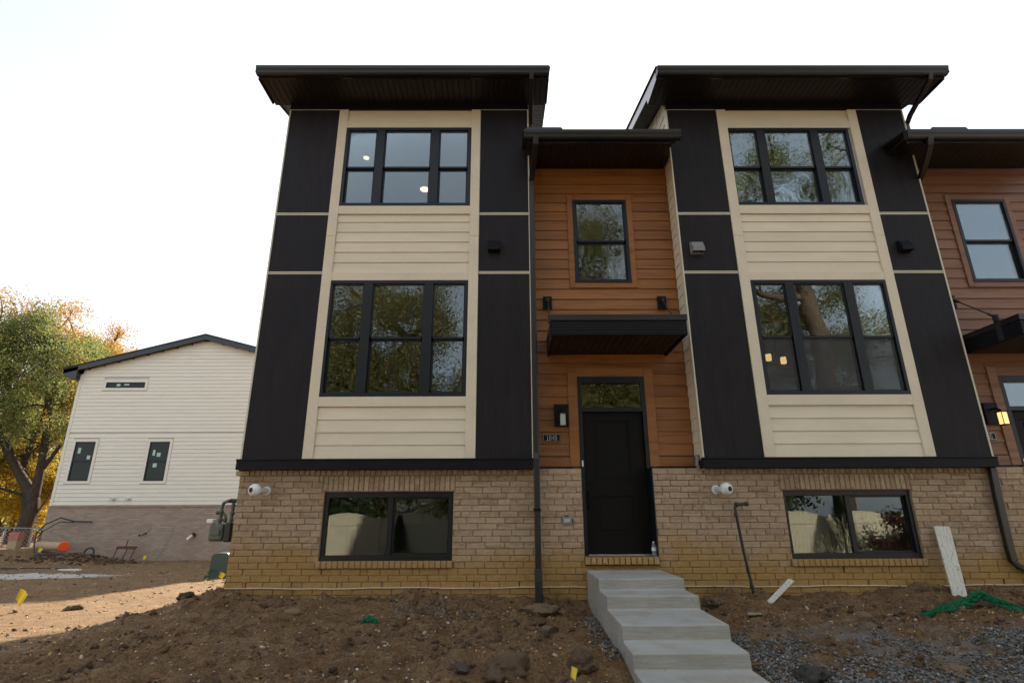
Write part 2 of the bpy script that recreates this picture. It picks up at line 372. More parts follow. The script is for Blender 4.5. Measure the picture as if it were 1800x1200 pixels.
def place(me, name, loc, parent=None, scale=(1, 1, 1), rot=(0, 0, 0), **k):
    o = bpy.data.objects.new(name, me); C.objects.link(o); loc = Vector(loc); WL[o.name] = loc
    o.parent = parent; o.location = loc-wloc(parent); o.scale = scale; o.rotation_euler = rot; return props(o, **k)
def copy_tree(o, loc, rotz=None, **k):
    c = o.copy(); C.objects.link(c); c.location = loc; WL[c.name] = Vector(loc)
    if rotz is not None: c.rotation_euler.z = rotz
    for a in ('label', 'group'):
        if a in k: c[a] = k[a]
    for ch in o.children:
        d = ch.copy(); C.objects.link(d); d.parent = c
        for g in ch.children: e = g.copy(); C.objects.link(e); e.parent = d
    return c
def holes_wall(mb, x0, x1, z0, z1, ya, yb, holes):
    xs = sorted({x0, x1, *[h[0] for h in holes], *[h[1] for h in holes]}); zs = sorted({z0, z1, *[h[2] for h in holes], *[h[3] for h in holes]})
    for j in range(len(zs)-1):
        run = None
        for i in range(len(xs)-1):
            cx, cz = (xs[i]+xs[i+1])/2, (zs[j]+zs[j+1])/2
            solid = not any(h[0] < cx < h[1] and h[2] < cz < h[3] for h in holes)
            if solid and run is None: run = xs[i]
            if not solid and run is not None: mb.box(run, xs[i], ya, yb, zs[j], zs[j+1]); run = None
        if run is not None: mb.box(run, xs[-1], ya, yb, zs[j], zs[j+1])
    return mb
# ---- numpy value noise
def _h(ix, iy, s):
    n = (ix*374761393+iy*668265263+s*1442695041) & 0x7fffffff
    n = ((n ^ (n >> 13))*1274126177) & 0x7fffffff
    return ((n ^ (n >> 16)) & 0xffff)/65535.0
def vn(x, y, s=0):
    x = np.asarray(x, float); y = np.asarray(y, float); ix = np.floor(x).astype(np.int64); iy = np.floor(y).astype(np.int64); fx = x-ix; fy = y-iy
    fx = fx*fx*fx*(fx*(fx*6-15)+10); fy = fy*fy*fy*(fy*(fy*6-15)+10)
    a, b, c, d = _h(ix, iy, s), _h(ix+1, iy, s), _h(ix, iy+1, s), _h(ix+1, iy+1, s)
    return (a*(1-fx)+b*fx)*(1-fy)+(c*(1-fx)+d*fx)*fy
def fbm(x, y, fr, oc=4, s=0, ridge=False, gain=.5):
    t = 0; a = 1; tot = 0
    for i in range(oc):
        n = vn(x*fr+17.3*i, y*fr-9.1*i, s+i)
        if ridge: n = 1-abs(2*n-1)
        t = t+a*n; tot += a; a *= gain; fr *= 2.03
    return t/tot
def ss(a, b, x):
    t = np.clip((np.asarray(x, float)-a)/(b-a), 0, 1); return t*t*(3-2*t)
def gbase(x, y):
    x = np.asarray(x, float); y = np.asarray(y, float)
    L = -1.18-.026*np.clip(y, 3, 30)
    H = np.where(y < 8.1, -1.1-.09*(8.1-np.maximum(y, 3.6)), -1.1-.03*(np.minimum(y, 40)-8.1)); H = np.maximum(H, -1.52)
    H = H-.15*ss(3.5, -4, y); L = L-.3*ss(4, -4, y)
    t = ss(-5.8, -4.0, x); z = L*(1-t)+H*t
    z = z+.5*ss(-16, -22, x)*ss(18, 25, y)
    return Z0+z
def gz(x, y):
    x = np.asarray(x, float); y = np.asarray(y, float); z = gbase(x, y)
    st = np.clip(np.maximum(np.maximum(.98-x, x-2.14), y-8.1)/.25, 0, 1)           # calm beside the steps
    near = ss(-6.0, -3.8, x)*ss(10, 8.4, y)*ss(1, 4.2, y)*ss(11, 8.5, x)
    rough = .22+.78*near
    big = fbm(x, y, .9, 3, 3)-.5
    lump = fbm(x, y, 3.2, 4, 11, True)-.55
    fine = fbm(x, y, 9, 3, 23, True)-.55
    crumb = fbm(x, y, 19, 2, 29, True, .6)-.5; patch = ss(.42, .6, fbm(x, y, .8, 3, 71))
    z = z+st*(near*(.12*big)+rough*(.13*lump+(.02+.05*patch)*fine+(.006+.022*patch)*crumb)+(1-near)*.05*(fbm(x, y, .5, 3, 5)-.5))
    # ridge of backfill heaped against the wall
    z = z+near*st*.13*np.exp(-((y-7.85)/.28)**2)*(fbm(x, y, 1.3, 3, 41)-.38)*2*(np.abs(x-1.55) > .6)
    z = z+near*.16*ss(2.5, 4, x)*np.exp(-((y-8.0)/.3)**2)*fbm(x, y, 2.2, 3, 51)
    # clod mounds at the front left, dip under the downspout, pile of dirt far left
    for mx_, my_, mr_, mh in ((-.15, 5.55, .55, .13), (.75, 5.75, .35, .10), (-1.0, 5.4, .5, .07), (.35, 7.35, .22, .08), (-3.6, 7.6, .6, .07), (4.3, 5.0, .5, .06), (6.9, 7.6, .5, .10), (-17.1, 23.5, 1.2, .30)):
        z = z+mh*np.exp(-((x-mx_)**2+(y-my_)**2)/mr_**2)*(.6+.8*fbm(x, y, 4, 3, 61))
    z = z-.10*np.exp(-((x-.75)**2+(y-7.6)**2)/.35**2)
    return z
def G(x, y): return float(gz(x, y))

# ---------------------------------------------------------------- ground
def spaced(segs):
    out = []
    for a, b, s in segs: out += list(np.arange(a, b-1e-6, s))
    return np.array(out+[segs[-1][1]])
gx = spaced([(-400, -100, 50), (-100, -40, 8), (-40, -24, 1.2), (-24, -10, .14), (-10, -5.4, .07), (-5.4, 7.8, .022), (7.8, 10, .1), (10, 30, 1), (30, 100, 8), (100, 400, 50)])
gy = spaced([(-400, -100, 50), (-100, -20, 8), (-20, 0, 1), (0, 3.8, .15), (3.8, 8.3, .022), (8.3, 18, .08), (18, 27, .18), (27, 50, 1.2), (50, 110, 8), (110, 400, 50)])
GX, GY = np.meshgrid(gx, gy); GZ = gz(GX, GY)
nx, ny = len(gx), len(gy)
idx = np.arange(nx*ny).reshape(ny, nx)
quads = np.stack([idx[:-1, :-1], idx[:-1, 1:], idx[1:, 1:], idx[1:, :-1]], -1).reshape(-1, 4)
def np_mesh(name, V, F, mat, col=None, smooth=False, percol=None):
    me = bpy.data.meshes.new(name); V = np.asarray(V, np.float32).reshape(-1, 3); F = np.asarray(F, np.int32); k = F.shape[1]
    me.vertices.add(len(V)); me.vertices.foreach_set('co', V.ravel())
    me.loops.add(F.size); me.loops.foreach_set('vertex_index', F.ravel())
    me.polygons.add(len(F)); me.polygons.foreach_set('loop_start', np.arange(0, F.size, k, dtype=np.int32))
    if smooth: me.polygons.foreach_set('use_smooth', np.ones(len(F), bool))
    me.update(calc_edges=True); me.materials.append(mat)
    if col is not None:
        ca = me.color_attributes.new('Col', 'FLOAT_COLOR', 'POINT'); cc = np.ones((len(V), 4), np.float32); cc[:, :3] = col; ca.data.foreach_set('color', cc.ravel())
    return me
def link(name, me, parent=None, loc=(0, 0, 0), **k):
    o = bpy.data.objects.new(name, me); C.objects.link(o); o.parent = parent; loc = Vector(loc); WL[o.name] = loc; o.location = loc-wloc(parent); return props(o, **k)
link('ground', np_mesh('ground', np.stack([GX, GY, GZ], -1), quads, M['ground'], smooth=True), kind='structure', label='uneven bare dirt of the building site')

# ---------------------------------------------------------------- window builder
def dh_window(parent, x0, x1, z0, z1, y, rail, splits, fw=.055, mull=.14, mats=('glass',)*6, name='window', screen=False):
    """double-hung units side by side; splits are unit boundaries (fractions)"""
    fr = MB(); d = .09
    fr.box(x0, x1, y, y+d, z1-fw, z1); fr.box(x0, x1, y-.006, y+d, z0, z0+fw)
    fr.box(x0, x0+fw, y, y+d, z0+fw, z1-fw); fr.box(x1-fw, x1, y, y+d, z0+fw, z1-fw)
    xs = [x0]+[x0+(x1-x0)*q for q in splits]+[x1]
    for q in xs[1:-1]: fr.box(q-mull/2, q+mull/2, y-.004, y+d, z0+fw, z1-fw)
    win = fr.build(name, M['frame'], parent, bevel=.003)
    for i in range(len(xs)-1):
        a = xs[i]+(fw if i == 0 else mull/2); b = xs[i+1]-(fw if i == len(xs)-2 else mull/2)
        sw = .022
        for k, (c0, c1, yy) in enumerate(((rail, z1-fw, y+.018), (z0+fw, rail+.015, y+.05))):
            s = MB(); t = sw if k == 0 else .030
            s.box(a, b, yy, yy+.028, c1-(t if k == 0 else .045), c1); s.box(a, b, yy, yy+.028, c0, c0+(.034 if k == 0 else t)); s.box(a, a+t, yy, yy+.028, c0, c1); s.box(b-t, b, yy, yy+.028, c0, c1)
            s.build('sash', M['frame'], win)
            box('pane', M[mats[(i*2+k) % len(mats)]], win, a+t*.6, b-t*.6, yy+.012, yy+.018, c0+.012, c1-.012)
            if k == 1 and screen: box('insect_screen', M['screen'], win, a+.01, b-.01, y+.036, y+.037, c0+.01, rail)
    return win

# lap board: tapered, bottom edge proud
def lap(name, mat, parent, x0, x1, zb, zt, y, t=.019, **k):
    return MB().prism_x(x0, x1, [(y-.002, zb), (y+t, zb), (y+t, zt+.012), (y+t-.008, zt+.012)]).build(name, mat, parent, **k)
def lap_side(mb, x, sgn, y0, y1, zb, zt, t=.019):   # boards on a wall whose face looks along sgn*x
    a = x+sgn*.002; i = x-sgn*t
    mb.prism_y(y0, y1, [(a, zb), (i, zb), (i, zt+.012), (i+sgn*.008, zt+.012)])

# brick meshes -------------------------------------------------
def brick_mesh(L, Hh, D, seed):
    """tumbled brick: face with wavy arrises, chamfered edges"""
    rnd = random.Random(seed); c = .005; mb = MB(); j = lambda s=.0018: rnd.uniform(-s, s); n = 5 if L > .1 else 3
    x, z = L/2, Hh/2; xs = [-x+L*i/(n-1) for i in range(n)]
    lo = [j(.0028) for _ in xs]; hi = [j(.0022) for _ in xs]
    bk = [(-x, D, -z), (x, D, -z), (x, D, z), (-x, D, z)]
    ml = [(q, .006, -z+lo[i]) for i, q in enumerate(xs)]; mh = [(q, .006, z+hi[i]) for i, q in enumerate(xs)]
    def fx(i, q): return q+(c+j() if i == 0 else -c+j() if i == n-1 else 0)
    fl = [(fx(i, q), j(.0025), -z+c+lo[i]+j(.001)) for i, q in enumerate(xs)]; fh = [(fx(i, q), j(.0025), z-c+hi[i]+j(.001)) for i, q in enumerate(xs)]
    o1, o2, o3, o4 = 4, 4+n, 4+2*n, 4+3*n; F = []
    for i in range(n-1): F += [(o3+i, o3+i+1, o4+i+1, o4+i), (o1+i, o1+i+1, o3+i+1, o3+i), (o4+i, o4+i+1, o2+i+1, o2+i)]
    F += [(o1, o3, o4, o2), (o1+n-1, o2+n-1, o4+n-1, o3+n-1), (0, o1, o2, 3), (1, 2, o2+n-1, o1+n-1), tuple([0, 1]+[o1+i for i in range(n-1, -1, -1)]), tuple([2, 3]+[o2+i for i in range(n)])]
    mb.add(bk+ml+mh+fl+fh, F)
    return mb.mesh('brick', M['brick'])
BL, BH = .260, .0765
BM = [brick_mesh(BL, BH, .05, i) for i in range(8)]
SM = [brick_mesh(.062, .205, .05, 50+i) for i in range(4)]
RM = [brick_mesh(.064, .088, .12, 80+i) for i in range(4)]

XA, XB, XC = -3.842, .34, 2.794
DX = 6.636
EAVE_Z, SL, RIDGE, BACK = 8.74, .25, 15.5, 23.0
def unit(ox, n, label=None, lim=300):
    label = label or ('end townhouse with orange brown wood siding round the entry marked 1040', 'right hand townhouse with muted red brown siding beside a lit wall lantern')[n]
    H = empty('townhouse', (ox-.5, 8.1, .5), label, 'townhouse', 'row of townhouses')
    WD = M['wood1'] if n == 0 else M['wood2']
    dxl = (-.0, -.085)[n]                        # small drift of the second bay's lower window
    X = lambda v: v+ox
    uw = (X(-2.822), X(-.642), 6.548, 8.10); mw = (X(-2.832), X(-.632), 3.332, 5.203) ; lw = (X(-2.635+dxl), X(-.797+dxl), 1.055, 1.975)
    if n == 1: uw = (X(-2.848), X(-.69), 6.555, 8.09); mw = (X(-2.795), X(-.63), 3.342, 5.197)
    # ---- structural walls
    mb = MB(); e = .05
    holes_wall(mb, X(XA)+.03, X(XB)-.03, 2.28, 8.6, 8.03, 8.17, [(a+e, b-e, c+e, d-e) for a, b, c, d in (uw, mw)])
    mb.build('front_wall', M['wall'], H)
    mb = MB()
    mb.box(X(XA)+.02, X(XA)+.16, 8.17, BACK, 2.28, 8.6) if n == 1 else holes_side(mb, X(XA)+.02, X(XA)+.16, 8.17, BACK, 2.28, 8.6, [(11.7, 12.6, 3.6, 5.15)])
    mb.prism_x(X(XA)+.02, X(XA)+.16, [(8.17, 8.6), (BACK, 8.6), (BACK, 8.75), (RIDGE, 10.60), (8.17, 8.80)])
    mb.prism_x(X(XB)-.16, X(XB)-.02, [(8.17, 2.28), (BACK, 2.28), (BACK, 8.75), (RIDGE, 10.60), (8.17, 8.80)])
    mb.build('side_wall', M['wall'], H)
    MB().box(X(XA)+.02, X(XC), BACK-.15, BACK, .2, 7.5).box(X(XA)+.02, X(XB)-.02, BACK-.15, BACK, 7.5, 8.8).build('rear_wall', M['cream'], H)
    fl = MB()
    for z0, z1 in ((2.05, 2.26), (5.50, 5.75), (8.45, 8.58)): fl.box(X(XA)+.16, X(XB)-.16, 8.17, BACK-.15, z0, z1)
    for z0, z1 in ((.9, 1.1), (4.2, 4.4), (7.3, 7.5)): fl.box(X(XB)-.02, X(XC), 8.56, BACK-.15, z0, z1)
    fl.box(X(XA)+.16, X(XB)-.16, 8.3, BACK-.15, .3, .45)
    fl.box(X(XA)+.16, X(XB)-.16, 14.0, 14.12, .45, 8.45)
    for xw in (XA+.02, XB-.16): fl.box(X(xw), X(xw)+.14, 8.3, BACK-.15, .2, 2.04)
    if n == 1: fl.box(X(XC)-.14, X(XC), 8.56, BACK-.15, .2, 7.29)
    fl.build('floors_and_partition', M['wall'], H)
    if n == 1: box('end_wall', M['cream'], H, X(XC)+.001, X(XC)+.03, 8.3, BACK, .2, 7.7)
    # ---- brick base
    bw = MB(); door = (X(1.042), X(2.062), 1.10, 2.4)
    holes_wall(bw, X(XA)-.03, X(XC), .2, 2.29, 8.113, 8.30, [(lw[0], lw[1], lw[2], lw[3]), (door[0], door[1], .985, 2.29)])
    if n == 0: bw.box(X(XA)-.03, X(XA)+.15, 8.30, BACK, .0, 2.27)
    BW = bw.build('brick_wall', M['mortar'], H)
    rows = []
    z = 2.20-.0415; k = 0
    while z > .30:
        rows.append((z, k)); z -= .0829; k += 1
    rows_mid = [(2.2415, -1)]+rows
    pieces = []
    def fill(x0, x1, z, k):
        if x1-x0 < .03: return
        off = [.0, .135, .06, .19][k % 4]+.02*math.sin(k*5.1)
        x = x0-off
        while x < x1-.012:
            a, b = max(x, x0), min(x+.268, x1)
            if b-a > .03: pieces.append(((a+b)/2, z, b-a-.008))
            x += .268
    sold = (lw[0]-.03, lw[1]+.02)
    for z, k in rows_mid:
        segs = [(X(XA)-.03, X(XB))] if k >= 0 else []
        segs = segs+[(X(XB), X(XC))] if not segs else [(X(XA)-.03, X(XC))]
        cut = []
        if z+.03 > door[2]-.13: cut.append((door[0]-.002, door[1]+.002))
        if lw[2]-.02 < z < lw[3]+.0: cut.append((lw[0], lw[1]))
        if lw[2]-.09 < z < lw[2]+.0: cut.append((lw[0]-.035, lw[1]+.03))
        if lw[3] <= z < 2.2: cut.append(sold)
        for a, b in sorted(cut):
            new = []
            for s0, s1 in segs:
                if b <= s0 or a >= s1: new.append((s0, s1)); continue
                if a > s0: new.append((s0, a))
                if b < s1: new.append((b, s1))
            segs = new
        for s0, s1 in segs: fill(s0, s1, z, k+3)
    rnd = random.Random(5+n)
    for i, (x, z, L) in enumerate(pieces[:lim]):
        place(rnd.choice(BM), 'brick', (x, 8.100+rnd.uniform(-.003, .003), z+rnd.uniform(-.0012, .0012)), BW, (L/BL, 1, 1), (0, rnd.uniform(-.004, .004), 0))
    V, F = [], []
    for x, z, L in pieces[lim:]:
        me = rnd.choice(BM); k0 = len(V); y = 8.1+rnd.uniform(-.003, .003)
        V += [(v.co.x*L/BL+x, v.co.y+y, v.co.z+z) for v in me.vertices]; F += [tuple(q+k0 for q in p.vertices) for p in me.polygons]
    mb = MB(); mb.v = V; mb.f = F; mb.build('lower_bricks', M['brick'], BW, kind='stuff')
    # header course under the band, soldier course over the window, rowlock sills
    x = X(XA)+.02
    while x < X(XB)-.05:
        place(rnd.choice(RM), 'brick', (x+.04, 8.100+rnd.uniform(-.003, .003), 2.243), BW, (1.05, 1, .78)); x += .079
    x = sold[0]+.005; ns = int((sold[1]-sold[0])/.0713); w1 = (sold[1]-sold[0])/ns
    for i in range(ns): place(rnd.choice(SM), 'soldier_brick', (sold[0]+(i+.5)*w1, 8.100+rnd.uniform(-.003, .003), 2.088), BW, (1, 1, 1), (0, rnd.uniform(-.012, .012), 0))
    for x0, x1, zc, y in ((lw[0]-.03, lw[1]+.01, 1.010, 8.062), (door[0]-.005, door[1]-.005, 1.045, 8.035)):
        ns = int((x1-x0)/.076); w1 = (x1-x0)/ns
        if y < 8.05: box('sill_mortar', M['mortar'], BW, x0, x1, y+.03, 8.40, zc-.04, zc+.048)
        else: box('sill_mortar', M['mortar'], BW, x0+.01, x1-.01, y+.012, 8.12, zc-.032, zc+.038)
        for i in range(ns):
            place(rnd.choice(RM), 'sill_brick', (x0+(i+.5)*w1, y+rnd.uniform(-.002, .002), zc), BW, (w1/.076, .9, 1.0))
    # left end cap of the rowlock and the wavy flashing strip with weep slots
    if n == 0: box('ledge_brick', M['brick'], BW, X(XA)-.085, X(XA)+.10, 8.085, 8.3, 2.205, 2.27)
    fs = MB()
    for a, b in ((X(XA)-.03, door[0]), (door[1], X(XC))):
        t = a
        while t < b-.01:
            q = min(t+.25, b); za, zb = .715+.006*math.sin(t*3.1)+.003*math.sin(t*9), .715+.006*math.sin(q*3.1)+.003*math.sin(q*9)
            fs.hexa([(t, 8.080, za-.004), (q, 8.080, zb-.004), (q, 8.112, zb-.004), (t, 8.112, za-.004), (t, 8.080, za+.004), (q, 8.080, zb+.004), (q, 8.112, zb+.004), (t, 8.112, za+.004)]); t = q
    fs.build('flashing_strip', M['creamtrim'], BW)
    wp = MB()
    for a, b, z in ((X(XA)+.25, X(XB), .757), (X(XC)-.6, X(XC), .757), (lw[0]+.06, lw[1], .92)):
        t = a
        while t < b: wp.box(t, t+.010, 8.097, 8.12, z-.034, z+.034); t += .62
    wp.build('weep_slot', M['gap'], BW)
    # ---- band under the siding
    MB().box(X(XA)-.03, X(XB)+.005, 7.93, 8.13, 2.275, 2.40).box(X(XA)-.035, X(XB)+.008, 7.922, 8.03, 2.40, 2.424).build('band_board', M['black'], H, bevel=.004)
    # ---- dark panels with reveals
    for a, b in ((XA, -2.972 if n == 0 else -2.962), (-.487 if n == 0 else -.48, XB)):
        for z0, z1 in ((2.43, 5.315), (5.36, 6.376), (6.421, 8.475)):
            pn = box('dark_panel', M['panel'], H, X(a)+.006, X(b)-.002, 8.0, 8.03, z0, z1, bevel=.002)
            sc = MB()
            for ix in range(3):
                for iz in range(max(2, int((z1-z0)/.45))):
                    px = X(a)+.05+(b-a-.1)*ix/2; pz = z0+.06+(z1-z0-.12)*iz/(max(2, int((z1-z0)/.45))-1)
                    sc.lathe((px, 8.0005, pz), (0, -1, 0), [(0, .007), (.002, .006)], 6)
            sc.build('panel_nails', M['gutter'], pn, kind='stuff')
        rv = MB()
        for z in (5.3375, 6.3985): rv.box(X(a)+.004, X(b)-.001, 7.994, 8.028, z-.022, z-.006).box(X(a)+.004, X(b)-.001, 7.994, 8.028, z+.006, z+.022)
        rv.box(X(a)+.004, X(b)-.001, 7.996, 8.028, 8.476, 8.484)
        rv.build('reveal_trim', M['alum'], H)
    for sgn, xx in ((-1, XA), (1, XB)):
        MB().box(*sorted((X(xx)-sgn*.001, X(xx)-sgn*.010)), 7.99, 8.028, 2.43, 8.475).box(*sorted((X(xx), X(xx)+sgn*.012)), 7.99, 8.09, 2.26, 8.47).build('corner_trim', M['alum'], H)
    # ---- cream centre bay
    sl_, sr_ = (-2.970, -2.818), (-.642, -.489)
    if n == 1: sl_, sr_ = (-2.960, -2.80), (-.640, -.482)
    for a, b in (sl_, sr_):
        box('stile_board', M['creamtrim'], H, X(a), X(b), 7.985, 8.03, 2.43, 5.985, bevel=.003)
        box('stile_board', M['creamtrim'], H, X(a), X(b), 7.985, 8.03, 5.988, 8.476, bevel=.003)
    i0, i1 = X(sl_[1])+.001, X(sr_[0])-.001
    for z0, z1 in ((uw[3]+.001, 8.235), (6.397, uw[2]-.001), (mw[3]+.001, 5.338), (3.184, mw[2]-.001)):
        box('casing_board', M['creamtrim'], H, i0, i1, 7.988, 8.03, z0, z1, bevel=.003)
    lap('lap_board', M['cream'], H, i0, i1, 8.237, 8.465, 8.008)
    zs = [6.396, 6.252, 6.069, 5.889, 5.706, 5.524, 5.340]
    for q in range(6): lap('lap_board', M['cream'], H, i0, i1, zs[q+1]+.001, zs[q]-.013, 8.008)
    zs = [3.183, 2.994, 2.807, 2.622, 2.431]
    for q in range(4): lap('lap_board', M['cream'], H, i0, i1, zs[q+1]+.001, zs[q]-.013, 8.008)
    # ---- windows of the tower
    g1 = ('glass',)*6 if n == 0 else ('glassmid', 'glasswavy')*3
    g2 = ('glassmid',)*6 if n == 0 else ('glassmid', 'glassmid')*3
    dh_window(H, *uw, 7.992, 7.285, (.281, .714), mats=g1)
    dh_window(H, *mw, 7.992, 4.235, (.281, .714), mats=g2, screen=(n == 1))
    # lower slider
    fr = MB(); a, b, c, d = lw; y = 8.15; fw = .055
    fr.box(a, b, y, y+.09, d-.075, d).box(a, b, y-.012, y+.09, c, c+.07).box(a, a+fw, y, y+.09, c+.07, d-.075).box(b-fw, b, y, y+.09, c+.07, d-.075); m_ = (a+b)/2+.02
    fr.box(m_-.035, m_+.035, y+.012, y+.085, c+.07, d-.075)
    W = fr.build('basement_window', M['frame'], H, bevel=.003)
    gm = 'glassbase'
    box('pane', M[gm], W, a+fw, m_-.03, y+.035, y+.041, c+.065, d-.07)
    s = MB(); s.box(m_+.035, m_+.06, y+.05, y+.08, c+.07, d-.075).box(b-fw-.025, b-fw, y+.05, y+.08, c+.07, d-.075).box(m_+.06, b-fw-.025, y+.05, y+.08, c+.07, c+.095).box(m_+.06, b-fw-.025, y+.05, y+.08, d-.10, d-.075)
    s.build('sash', M['frame'], W)
    box('pane', M[gm], W, m_+.055, b-fw-.02, y+.062, y+.068, c+.09, d-.095)
    # ---- eaves of the tower
    ex0, ex1 = X(-4.165), X(.679)
    MB().box(X(XA)-.0, X(XB)+.0, 7.975, 8.03, 8.486, 8.598).build('frieze_board', M['black'], H)
    MB().box(ex0+.02, ex1-.02, 7.36, 7.385, 8.575, 8.745).build('eave_fascia', M['coil'], H)
    gp = [(7.36, 8.60), (7.305, 8.60), (7.285, 8.62), (7.275, 8.66), (7.262, 8.69), (7.255, 8.728), (7.255, 8.742), (7.268, 8.742), (7.268, 8.735), (7.272, 8.70), (7.30, 8.615), (7.352, 8.612), (7.352, 8.742), (7.36, 8.742)]
    MB().prism_x(ex0, ex1, gp).box(ex0, ex0+.003, 7.268, 7.352, 8.612, 8.735).box(ex1-.003, ex1, 7.268, 7.352, 8.612, 8.735).build('gutter', M['gutter'], H)
    soffit(H, ex0+.025, ex1-.025, 7.386, 8.03, 8.605, 3)
    zt = lambda y, z0=8.765, y0=7.30: z0+SL*(y-y0)
    R0 = MB()
    R0.prism_x(ex0-.02, ex1+.02, [(7.30, 8.765), (RIDGE, zt(RIDGE)), (BACK+.6, zt(2*RIDGE-BACK-.6)), (BACK+.6, zt(2*RIDGE-BACK-.6)-.05), (RIDGE, zt(RIDGE)-.06), (7.30, 8.745)])
    RF = R0.build('roof', M['roof'], H)
    for sgn, xf, xw in ((-1, ex0, X(XA)), (1, ex1, X(XB))):
        xa, xb = sorted((xf, xf-sgn*.022))
        MB().prism_x(xa, xb, [(7.39, 8.745), (RIDGE, zt(RIDGE)-.062), (RIDGE, zt(RIDGE)-.235), (8.02, zt(8.02)-.235), (7.97, 8.575), (7.39, 8.575)]).build('rake_fascia', M['coil'], H)
        xa, xb = sorted((xf-sgn*.023, xw+sgn*.015)); bk = MB().prism_x(xa, xb, [(8.03, zt(8.03)-.19), (RIDGE, zt(RIDGE)-.19), (RIDGE, zt(RIDGE)-.2), (8.03, zt(8.03)-.2)]).build('rake_backing', M['gap'], H)
        me = None; y = 8.04
        while y < 13.0:
            s = MB()
            for q in range(3):
                ya = y+q*.1; yb = ya+.09; s.hexa([(xa, ya, zt(ya)-.215), (xb, ya, zt(ya)-.215), (xb, yb, zt(yb)-.215), (xa, yb, zt(yb)-.215), (xa, ya, zt(ya)-.2), (xb, ya, zt(ya)-.2), (xb, yb, zt(yb)-.2), (xa, yb, zt(yb)-.2)])
            s.build('rake_soffit_panel', M['soffit'], H); y += .3
    # ---- side laps
    for sgn, xx, y1 in ((-1, XA, BACK), (1, XB, BACK)):
        zb = 2.44 if not (sgn == -1 and n == 1) else 2.30
        if sgn == -1 and n == 1:
            z = zb
            while z < 7.5: m = MB(); lap_side(m, X(xx), sgn, 8.09, 8.43, z, z+.17); m.build('return_board', M['cream'], H); z += .1814
            m = MB(); z2 = z
            while z2 < 9.4: y0 = max(8.09, 7.3+(z2+.18-8.50)/SL); lap_side(m, X(xx), sgn, y0, 15, z2, z2+.17); z2 += .1814
            m.build('upper_lap_siding', M['cream'], H, kind='stuff')
        else:
            m = MB(); z = zb
            while z < 8.42: lap_side(m, X(xx), sgn, 8.09, y1, z, z+.17); z += .1814
            while z < 10.2: y0 = max(8.09, 7.3+(z+.18-8.50)/SL); lap_side(m, X(xx), sgn, y0, 31-y0, z, z+.17); z += .1814
            m.build('side_lap_siding', M['cream'], H, kind='stuff')
    # ================= recessed entry bay
    tw = (X(1.106), X(2.042), 5.316, 6.880); dt = (X(1.061), X(2.116), 1.0, 3.716)
    mb = MB(); holes_wall(mb, X(XB)-.02, X(XC)+.02, 2.28, 7.56, 8.40, 8.54, [(tw[0]+.03, tw[1]-.03, tw[2]+.03, tw[3]-.03), (dt[0]+.02, dt[1]-.02, 1.0, dt[3]-.02)])
    mb.box(X(XB), X(1.04), 8.40, 8.54, .3, 2.28).box(X(2.08), X(XC), 8.40, 8.54, .3, 2.28)
    mb.build('entry_wall', WD, H)
    T1, T2 = (X(1.015), X(2.135), 5.228, 6.967), (X(.915), X(2.257), 2.334, 3.855)
    def frame_boards(name, o, i, bottom=True):
        box(name, WD, H, o[0], i[0], 8.352, 8.398, o[2], o[3], bevel=.002); box(name, WD, H, i[1], o[1], 8.352, 8.398, o[2], o[3], bevel=.002)
        box(name, WD, H, i[0]+.001, i[1]-.001, 8.352, 8.398, i[3], o[3], bevel=.002)
        if bottom: box(name, WD, H, i[0]+.001, i[1]-.001, 8.352, 8.398, o[2], i[2], bevel=.002)
    frame_boards('window_trim_board', T1, tw); frame_boards('door_trim_board', T2, dt, False)
    z = 2.497; x0, x1 = X(XB)+.022, X(XC)-.022
    box('starter_gap', M['gap'], H, x0, T2[0]-.001, 8.366, 8.39, 2.479, 2.4955); box('starter_gap', M['gap'], H, T2[1]+.001, x1, 8.366, 8.39, 2.479, 2.4955)
    box('wood_board', WD, H, x0, T2[0]-.001, 8.365, 8.398, 2.335, 2.478); box('wood_board', WD, H, T2[1]+.001, x1, 8.365, 8.398, 2.335, 2.478)
    while z < 7.5:
        zt_ = min(z+.1812, 7.54); segs = [(x0, x1)]
        for o in (T1, T2):
            if z < o[3]-.02 and zt_ > o[2]+.02:
                segs = [(a, b) for s0, s1 in segs for a, b in ((s0, min(s1, o[0]-.001)), (max(s0, o[1]+.001), s1)) if b-a > .03]
        for o in (T1, T2):
            if z < o[3]-.02 and zt_ > o[3]+.012: lap('wood_board', WD, H, o[0], o[1], o[3]+.002, zt_-.013, 8.372, .024)
            if z < o[2]-.012 and zt_ > o[2]+.02: box('wood_board', WD, H, o[0], o[1], 8.372, 8.396, z, o[2]-.002)
        for a, b in segs: lap('wood_board', WD, H, a, b, z, zt_-.013, 8.372, .024)
        z += .1812
    box('base_flashing', M['black'], H, x0, dt[0]-.12, 8.30, 8.40, 2.296, 2.332); box('base_flashing', M['black'], H, dt[1]+.12, x1, 8.30, 8.40, 2.296, 2.332)
    dh_window(H, *tw, 8.345, 6.07, (), fw=.05, mats=('glasswavy', 'glasswavy') if n == 0 else ('glassmid', 'glasswavy'), name='entry_window')
    # door with frame and transom
    fr = MB(); yd = 8.35
    fr.box(dt[0], dt[0]+.062, yd, 8.50, 1.11, dt[3]).box(dt[1]-.062, dt[1], yd, 8.50, 1.11, dt[3]).box(dt[0]+.062, dt[1]-.062, yd, 8.50, dt[3]-.10, dt[3]).box(dt[0]+.062, dt[1]-.062, yd+.005, 8.50, 3.16, 3.228)
    fr.box(X(2.050), X(2.066), 8.09, 8.349, 1.11, 2.30)
    FR = fr.build('door_frame', M['frame'], H, bevel=.003)
